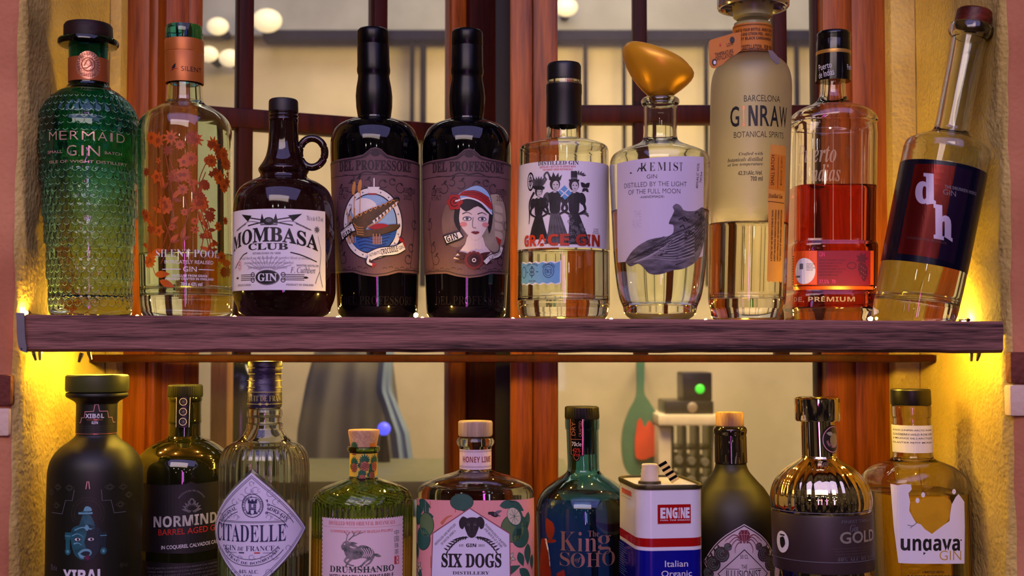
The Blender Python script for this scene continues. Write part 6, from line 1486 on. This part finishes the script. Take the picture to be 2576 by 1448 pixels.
a.text('70cle', cx - 13, cx + 13, 1111, 1122, INKW, 's', 1); a.text('42%', cx - 11, cx + 11, 1127, 1137, INKR, 's', 1); a.text('Vol', cx - 8, cx + 8, 1138, 1148, INKR, 's', 1)
a.build('neck_label', mp, b.root, 5)
a = Art(); mp = b.mapper(); cx = 1474; CB = M('copper_print', (168, 122, 110), .35, .4, var=.1)
a.text('The', cx + 6, cx + 34, 1334, 1349, CB, 'sb', 1, -.012); a.text('Kin', cx - 68, cx + 28, 1337, 1386, CB, 'sb', 1, -.012); a.text('g', cx + 30, cx + 66, 1346, 1394, CB, 'sb', 1, -.012)
a.text('S', cx - 68, cx - 40, 1390, 1425, CB, 'sb', 1, -.012); a.text('O', cx - 38, cx - 2, 1390, 1427, CB, 'sb', 1, -.012); a.text('of', cx - 28, cx - 11, 1401, 1415, CB, 'sbi', 2); a.text('H', cx + 2, cx + 38, 1390, 1425, CB, 'sb', 1, -.012); a.text('O', cx + 42, cx + 78, 1386, 1423, CB, 'sb', 1, -.012)
RC = M('red_coat_print', (140, 32, 26), .5, var=.15, scale=60); ox = cx - 118
a.blob([(ox + 6, 1308), (ox + 30, 1320), (ox + 34, 1342), (ox + 22, 1362), (ox + 8, 1356), (ox + 2, 1330)], RC, 1, 3); a.ell(ox + 20, 1366, 20, 5, RC, 2, rot=-8)
a.blob([(ox - 20, 1366), (ox + 2, 1362), (ox + 12, 1400), (ox + 20, 1470), (ox - 30, 1470)], RC, 1, 3); a.curve([(ox + 2, 1362), (ox + 14, 1400), (ox + 18, 1430)], 7, PAPER, 2, 2)
a.text('SWEETIE', ox + 0, ox + 30, 1400, 1408, INK, 'ssb', 3, rot=74)
a.poly([(ox + 40, 1446), (ox + 62, 1434), (ox + 70, 1470), (ox + 40, 1470)], RC, 1)
a.build('printing', mp, b.root)

# 17 --------------- white and blue tin
TY = 1.290
c0 = P(1690, 1222, TY)
tin = empty('gin_tin', (0, 0, 0)); tag(tin, 'white and blue oil can style tin with red logo panel and small screw cap', 'tin')
tw, tdp = px2m(172, 1222, TY), .098
zt = c0.z; tin.location = (c0.x, TY, LOW_Z); tin.rotation_euler = (0, 0, math.radians(8))
hgt = zt - LOW_Z
def rrect(w, d, r, n=8):
    pts = []
    for cx_, cy_, a0 in ((w / 2 - r, r, -90), (w / 2 - r, d - r, 0), (-w / 2 + r, d - r, 90), (-w / 2 + r, r, 180)):
        for k in range(n + 1): t = math.radians(a0 + 90 * k / n); pts.append((cx_ + r * math.cos(t), cy_ + r * math.sin(t)))
    return pts
WT = tw; RR = .016
def tin_ring(bm, z, g=0.0):
    return [bm.verts.new((x, y, z)) for x, y in [(x * (1 + 2 * g / WT), -g + y * (1 + 2 * g / tdp)) for x, y in rrect(WT, tdp, RR)]]
WTIN = M('white_tin_paint', (226, 222, 236), .22, var=.02, coat=.3); BTIN = M('blue_tin_paint', (12, 12, 140), .22, var=.05, coat=.3); RTIN = M('red_tin_paint', (168, 12, 16), .22, var=.04, coat=.3)
def tz(py): return P(1690, py, TY).z - LOW_Z
bm = bmesh.new(); rows = []; lv = [(0, 2), (tz(1384), 2), (tz(1384), 0), (tz(1374), 0), (tz(1374), 1), (tz(1353), 1), (tz(1353), 0), (hgt - .002, 0)]
zs = [0, tz(1384), tz(1375), tz(1353), hgt - .001]; ms = [1, 0, 2, 0]
prev = None
for i, z in enumerate(zs):
    r = tin_ring(bm, z)
    if prev:
        for k in range(len(r)): f = bm.faces.new((prev[k], prev[(k + 1) % len(r)], r[(k + 1) % len(r)], r[k])); f.material_index = ms[i - 1]
    else: bm.faces.new(r[::-1]).material_index = 1
    prev = r
bm.faces.new(prev)
bmesh.ops.recalc_face_normals(bm, faces=bm.faces[:]); link_bm('tin_body', bm, [WTIN, BTIN, RTIN], tin, ang=40)
TINM = M('bare_tin', (80, 72, 44), .5, .7, var=.08)
bm = bmesh.new(); rg = [tin_ring(bm, hgt - .0035, .0008), tin_ring(bm, hgt, .0014), tin_ring(bm, hgt + .0012, .0006), tin_ring(bm, hgt + .0008, -.0012), tin_ring(bm, hgt - .0016, -.002)]
for A, B in zip(rg, rg[1:]):
    for k in range(len(A)): bm.faces.new((A[k], A[(k + 1) % len(A)], B[(k + 1) % len(A)], B[k]))
bm.faces.new(rg[-1]); bm.faces.new(rg[0][::-1]); bmesh.ops.recalc_face_normals(bm, faces=bm.faces[:]); link_bm('tin_lid', bm, TINM, tin, ang=50)
cxp, cyp = -.0135, .036
def turn(name, rows, mat, parent, x, y, n=40, rib=0):
    bm = bmesh.new(); rg = []
    for z, r in rows:
        rg.append([bm.verts.new((x + r * (1 + (rib if k % 2 else 0)) * math.cos(2*PI*k/n), y + r * (1 + (rib if k % 2 else 0)) * math.sin(2*PI*k/n), z)) for k in range(n)])
    for A, B in zip(rg, rg[1:]):
        for k in range(n): bm.faces.new((A[k], A[(k+1) % n], B[(k+1) % n], B[k]))
    bm.faces.new(rg[0][::-1]); bm.faces.new(rg[-1]); bmesh.ops.recalc_face_normals(bm, faces=bm.faces[:]); return link_bm(name, bm, mat, parent, ang=40)
h0 = hgt - .0016
turn('spout_base', [(h0, .0118), (h0 + .003, .0114), (h0 + .0034, .0095)], TINM, tin, cxp, cyp)
scap = turn('screw_cap', [(h0 + .003, .0090), (h0 + .005, .0096), (h0 + .008, .0086), (h0 + .0105, .0092), (h0 + .0125, .0084), (h0 + .0145, .0088), (h0 + .016, .0080), (h0 + .0195, .0082), (h0 + .0205, .0074)], M('cream_cap', (226, 206, 176), .5), tin, cxp, cyp)
# striped paper strip folded over the cap's side
bm = bmesh.new(); A0 = Vector((cxp + .0075, cyp - .006, h0 + .0195)); B0 = Vector((cxp + .020, cyp - .012, h0 + .0015)); wv = Vector((.009, .004, .001))
N = 8
for k in range(N):
    a_, b_ = A0.lerp(B0, k / N), A0.lerp(B0, (k + 1) / N)
    sh1 = wv; f = bm.faces.new([bm.verts.new(v) for v in (a_, b_, b_ + sh1 + Vector((0, 0, .003)), a_ + sh1 + Vector((0, 0, .003)))]); f.material_index = k % 2
r = bmesh.ops.extrude_face_region(bm, geom=bm.faces[:])
for v in r['geom']:
    if isinstance(v, bmesh.types.BMVert): v.co += Vector((0, .0006, .0003))
link_bm('striped_seal', bm, [BLACKG, M('stripe_yellow', (232, 196, 104), .5)], tin, smooth=False)
def tinmap(u, v, off):
    x = (u - 1690) * TY / F
    return Vector((x, -off - .0002, P(1690, v, TY).z - LOW_Z))
a = Art()
a.rect(1653, 1738, 1268, 1316, RTIN, 0)
for ch, x0, x1, sl in (('E', 1660, 1673, 0), ('N', 1675, 1689, 0), ('G', 1691, 1704, 0), ('I', 1706, 1710, -.0), ('N', 1712, 1724, 0), ('E', 1725, 1735, 0)): a.text(ch, x0, x1, 1276, 1303, WTIN, 'ssbi' if ch in 'I' else 'ssb', 1, .03)
a.text('FUEL THE DREAM', 1660, 1735, 1306, 1309, WTIN, 'ssb', 1)
a.build('red_panel', tinmap, tin, 0)
a = Art()
a.text('Italian', 1671, 1730, 1409, 1425, WTIN, 's', 1); a.text('Organic', 1662, 1740, 1434, 1454, WTIN, 's', 1); a.text('Gin', 1684, 1718, 1460, 1476, WTIN, 's', 1)
a.build('front_printing', tinmap, tin, 0)
def tinside(u, v, off):
    y = .018 + (u - 0) * .001
    return Vector((-WT / 2 - off - .0002, .092 - u * .001, P(1690, v, TY).z - LOW_Z))
a = Art(); a.rect(20, 62, 1243, 1256, M('faded_red', (196, 90, 84), .4), 0); a.line([(20, 1264), (62, 1264)], 1, INKG, 0)
for k in range(14): a.line([(6, 1392 + k * 6), (30 + (k * 5) % 20, 1392 + k * 6)], 1.4, M('pale_blue_print', (90, 130, 190), .4), 0)
a.build('side_printing', tinside, tin, 0)

# 18 --------------- dark olive bottle, spider label
b = Bottle('gin_bottle', 'matt dark olive bottle with pale cork and diamond spider label, right of the tin', 1842, 1836, 1060, Y=1.435, upper=False)
b.profile([[(1070, 33), (1074, 39), (1080, 41), (1088, 40), (1093, 38), (1097, 39), (1160, 39.5), (1166, 38.5)], [(1166, 38.5), (1176, 41), (1186, 46), (1197, 55), (1212, 68), (1226, 81), (1254, 98), (1278, 107), (1310, 112), (1350, 113), (1600, 113)]], base_r=px2m(102, 1500, 1.435))
b.solid(M('matt_olive_glass', (11, 11, 5), .5, var=.15, scale=8))
b.sleeve('neck_sleeve', [(1072, 37), (1076, 40), (1081, 41.5), (1088, 40.5), (1093, 38.6), (1097, 39.6), (1162, 40)], M('gloss_neck', (26, 22, 20), .06, coat=.6), grow=.0004)
b.disc('cork_stopper', [(1036, 33.5), (1039, 35), (1068, 35), (1071, 33)], wood('pink_cork', (160, 114, 92), (206, 164, 134), (30, 30, 6), .75, 12, .2))
a = Art(); mp = b.mapper(); cx = 1872; cy = 1418
LB = M('label_rim', (14, 12, 18), .4); SPW = M('spider_paper', (206, 190, 204), .6, var=.05)
def dd(h, n=8):
    pts = []; c = [(cx, cy - h), (cx + h * 1.06, cy), (cx, cy + h), (cx - h * 1.06, cy)]
    for i in range(4):
        p, q_ = c[i], c[(i + 1) % 4]
        for k in range(n): t = k / n; bl = math.sin(PI * t) * h * .12; x, y = p[0] + (q_[0] - p[0]) * t, p[1] + (q_[1] - p[1]) * t; d_ = math.hypot(x - cx, y - cy); pts.append((x + (x - cx) / d_ * bl, y + (y - cy) / d_ * bl))
    return pts
a.poly(dd(101), SPW, 0); a.poly(dd(98), LB, 1); a.poly(dd(95), SPW, 2)
ROSE = M('rose_print', (70, 54, 62), .6, var=.3, scale=120); ROSG = M('rose_green', (96, 120, 116), .6); GEM = M('gem_print', (132, 50, 72), .5, var=.25, scale=90)
for sx in (-1, 1):
    for k, (x, y, r) in enumerate(((56, 1395, 20), (78, 1420, 20), (92, 1446, 16), (40, 1375, 10))):
        a.ell(cx + sx * x, y, r, None, ROSE, 3, 16)
        for q_ in range(3): a.ring(cx + sx * x + q_, y - q_, r * (.8 - .24 * q_), r * (.8 - .24 * q_), 1.8, ROSG if sx < 0 else INKG, 4, 40 * q_, 260 + 40 * q_, 14)
    for k in range(5): a.leaf(cx + sx * (60 + 10 * k), 1382 + 10 * k, -60 if sx > 0 else -120, 14, 3, ROSE, 3)
    for (pts) in ([(6, 1358), (20, 1350), (36, 1364), (42, 1374)], [(6, 1362), (18, 1356), (30, 1370), (32, 1382)], [(6, 1364), (14, 1364), (22, 1378), (22, 1390)], [(6, 1354), (24, 1344), (40, 1354), (48, 1362)]): a.curve([(cx + sx * x, y) for x, y in pts], 2.6, GEM, 5, 1)
a.poly([(cx, 1332), (cx + 9, 1332), (cx + 15, 1342), (cx + 9, 1354), (cx, 1366), (cx - 9, 1354), (cx - 15, 1342), (cx - 9, 1332)], GEM, 6)
for x in (-9, 0, 9): a.line([(cx + x, 1333), (cx + x * .3, 1364)], 1, M('gem_light', (206, 130, 150), .5), 7)
a.line([(cx - 14, 1343), (cx + 14, 1343)], 1, M('gem_light', (206, 130, 150), .5), 7)
inn = [(cx, 1380), (cx + 66, 1444), (cx, 1510), (cx - 66, 1444)]
a.poly(inn, LB, 8); a.poly([(cx, 1383), (cx + 63, 1444), (cx, 1507), (cx - 63, 1444)], SPW, 9)
a.text('50 CL', cx - 10, cx + 10, 1394, 1404, INK, 's', 10); a.text('THE', cx - 7, cx + 7, 1419, 1430, INK, 's', 10); a.line([(cx - 46, 1430), (cx - 12, 1430)], 1.2, INK, 10); a.line([(cx + 12, 1430), (cx + 46, 1430)], 1.2, INK, 10)
a.text('ILLUSIONIST', cx - 44, cx + 44, 1433, 1452, INK, 's', 10)
a.build('diamond_label', mp, b.root, 7)

# 19 --------------- chrome gold bottle
b = Bottle('gin_bottle', 'mirror gold ribbed bottle with metal cap and dark brown label band', 2067, 2056, 1030, Y=1.335, upper=False, n=288)
MIR = M('mirror_gold', (240, 220, 168), .05, 1.0, var=.04, scale=12)
b.profile([[(1052, 42), (1145, 43.5)], [(1145, 43.5), (1151, 46), (1158, 56), (1168, 72), (1180, 88), (1192, 100), (1206, 111), (1225, 120), (1250, 125), (1268, 124), (1284, 121)], [(1284, 121), (1430, 121), (1600, 121)]], base_r=px2m(110, 1500, 1.335))
za, zb2 = b.z(1152), b.z(1278); zc2 = b.z(1432)
def gold_sec(a, z):
    f = 1.0
    k = min(1, max(0, (za - z) / .01)) * min(1, max(0, (z - zb2) / .004)) if z > zb2 - .001 else (1.0 if z < zc2 else 0.0)
    return 1 + .016 * (abs(math.cos(a * 15)) - .5) * k
pr = b.prof; out = []
for (z0, r0), (z1, r1) in zip(pr, pr[1:]):
    k = max(1, int(abs(z0 - z1) / .004)); out += [(z0 + (z1 - z0) * i / k, r0 + (r1 - r0) * i / k) for i in range(k)]
b.prof = out + [pr[-1]]
b.sec = gold_sec
b.solid(MIR, ang=80)
b.sec = None
b.disc('cap', [(996, 40), (999, 54), (1002, 56.5), (1054, 56), (1058, 54)], M('mirror_gold_cap', (244, 226, 180), .07, 1.0, var=.03, scale=12))
a = Art(); mp = b.mapper(rfix=px2m(43.6, 1105, 1.335), plain=True); cx = 2100
a.ell(cx, 1105, 34, 36, M('brown_seal', (44, 32, 30), .4), 1, 40); a.ring(cx, 1105, 31, 33, 1.8, PINKINK, 2); a.ell(cx + 4, 1107, 15, 17, M('fruit_print', (150, 132, 86), .5), 2); a.leaf(cx - 2, 1092, 190, 20, 5, M('fruit_leaf', (170, 160, 130), .5), 3); a.arc('FINEST TANGERINES', cx, 1105, 22, 260, 100, 6, PINKINK, 's', 2, inward=True)
a.build('neck_seal', mp, b.root, 4)
BRB = M('brown_band', (58, 42, 44), .45, var=.06)
b.sleeve('label_band', [(1283, 123), (1286, 124), (1420, 124), (1424, 123)], BRB, grow=.0005, ang=20)
a = Art(); mp = b.mapper(rfix=px2m(125.6, 1350, 1.335), plain=True); cx = 2067
for y in (1291, 1414): a.line([(cx - 190, y), (cx + 190, y)], 2, INKG, 1)
SIL = M('silver_print', (176, 166, 150), .35, .4)
a.text('FINEST TANGERINE', 2118, 2252, 1308, 1316, INKG, 's', 1); a.text('Gin', 2140, 2166, 1320, 1338, INKG, 'sbi', 1)
a.text('GOLD', 2113, 2240, 1337, 1367, SIL, 's', 1, .02)
for k in range(4): a.text('Tangerine bitter distilled with almonds and juniper', 2094 + k * 4, 2236, 1377 + k * 7, 1382 + k * 7, M('dim_print', (96, 80, 80), .5), 'si', 1)
a.text('40% ALC BY VOL', 2106, 2232, 1402, 1411, INKG, 'sb', 1, -.012)
a.ell(1956, 1372, 24, 28, PAPER, 2, 36); a.blob([(1948, 1362), (1962, 1358), (1968, 1376), (1956, 1388), (1948, 1378)], INK, 3, 3); a.rect(1948, 1966, 1352, 1356, INK, 3)
a.build('band_printing', mp, b.root)

# 20 --------------- square yellow bottle
b = Bottle('gin_bottle', 'square pale yellow bottle with black cap and torn edged white label, lower right', 2303, 2291, 1000, Y=1.425, upper=False, n=160)
YW = math.radians(7)
b.sec = super_sec(4.6, 1.0, YW, b.z(1205), b.z(1156))
b.profile([[(1019, 46), (1022, 48), (1044, 48), (1048, 46.5), (1054, 46), (1140, 48), (1150, 50)], [(1150, 50), (1156, 58), (1162, 74), (1170, 92), (1182, 105), (1196, 110), (1215, 112), (1240, 112), (1600, 112)]], base_r=px2m(104, 1500, 1.425))
b.shell(glass('straw_glass', (255, 250, 228)), .0034, .016, ang=60)
b.liquid(1246, glass('yellow_gin', (255, 238, 165), ior=1.36))
b.disc('cap', [(978, 46), (981, 49), (1014, 49.5), (1018, 48)], BLACKP)
a = Art(); mp = b.mapper(rfix=px2m(49, 1105, 1.425), plain=True); cx = 2292
a.rect(cx - 77, cx + 77, 1070, 1139, PAPER, 0)
for k, s_ in enumerate(('NORDIC JUNIPER-ARCTIC BLEND', 'CLOUDBERRY-WILD ROSE HIPS', 'LE MELANGE DE L\'ARCTIQUE', 'EGLANTIER PETIT MÛRIER')): a.text(s_, cx - 56, cx + 62, 1080 + k * 10, 1085 + k * 10, INK, 's', 1, .008)
a.build('neck_band', mp, b.root, 6)
# label lies on the front face of the square body
nrm = Vector((math.sin(YW), -math.cos(YW), 0)); tan = Vector((math.cos(YW), math.sin(YW), 0))
rb = px2m(112, 1330, 1.425); cface = b.B + nrm * rb
def facemap(u, v, off):
    d = ray(u, v); o = Vector((0, 0, CZ)); t = (cface - o).dot(nrm) / d.dot(nrm)
    w = o + d * t - b.B
    z = w.z; s_ = (w - Vector((b.lean * z, 0, 0))).dot(tan)
    k = max(0.0, 1 - (min(.999, abs(s_) / rb)) ** 4.6) ** (1 / 4.6)
    return tan * s_ + nrm * (rb * k + off) + Vector((0, 0, z)) + Vector((b.lean * z, 0, 0))
# paper edge read off the photo, torn top with the leaf shaped opening
out = [(2249, 1218), (2262, 1221), (2276, 1217), (2292, 1218), (2294, 1230), (2286, 1240), (2290, 1262), (2288, 1284), (2296, 1300), (2304, 1314), (2316, 1318), (2326, 1330), (2344, 1342), (2360, 1330), (2376, 1318), (2388, 1310), (2390, 1292), (2394, 1268), (2404, 1250), (2412, 1242), (2420, 1252), (2428, 1262), (2429, 1320), (2427, 1417), (2350, 1417), (2265, 1417), (2256, 1330)]
a = Art(); GLW = M('gold_leaf_print', (206, 160, 44), .5, var=.12, scale=40)
a.poly(out, PAPER, 1)
a.blob([(2292, 1262), (2340, 1250), (2390, 1256), (2392, 1290), (2376, 1318), (2344, 1342), (2312, 1318), (2294, 1292)], sheer('gold_leaf_film', (214, 166, 40), .6), 0, 3)
a.text('ungava', 2269, 2415, 1354, 1397, INK, 'ssb', 2, .01); a.text('GIN', 2363, 2418, 1384, 1408, GLW, 's', 2, -.012); a.ell(2418, 1358, 2, None, INK, 2, 8)
a.curve([(2306, 1314), (2296, 1322), (2284, 1320)], 1.6, INKG, 2); a.curve([(2298, 1320), (2290, 1328)], 1.4, INKG, 2)
a.text('CRAFTED WITH', 2320, 2374, 1435, 1441, INK, 'ssb', 2); a.text('ARCTIC BOTANICALS', 2282, 2412, 1446, 1454, INK, 'ssb', 2)
for (x, y) in ((2322, 1244), (2400, 1236), (2308, 1258)): a.ell(x, y, 5, 7, PAPER, 1, 10)
a.build('label', facemap, b.root, 6, 12, base=.0006)
bpy.data.objects.remove(_fo)
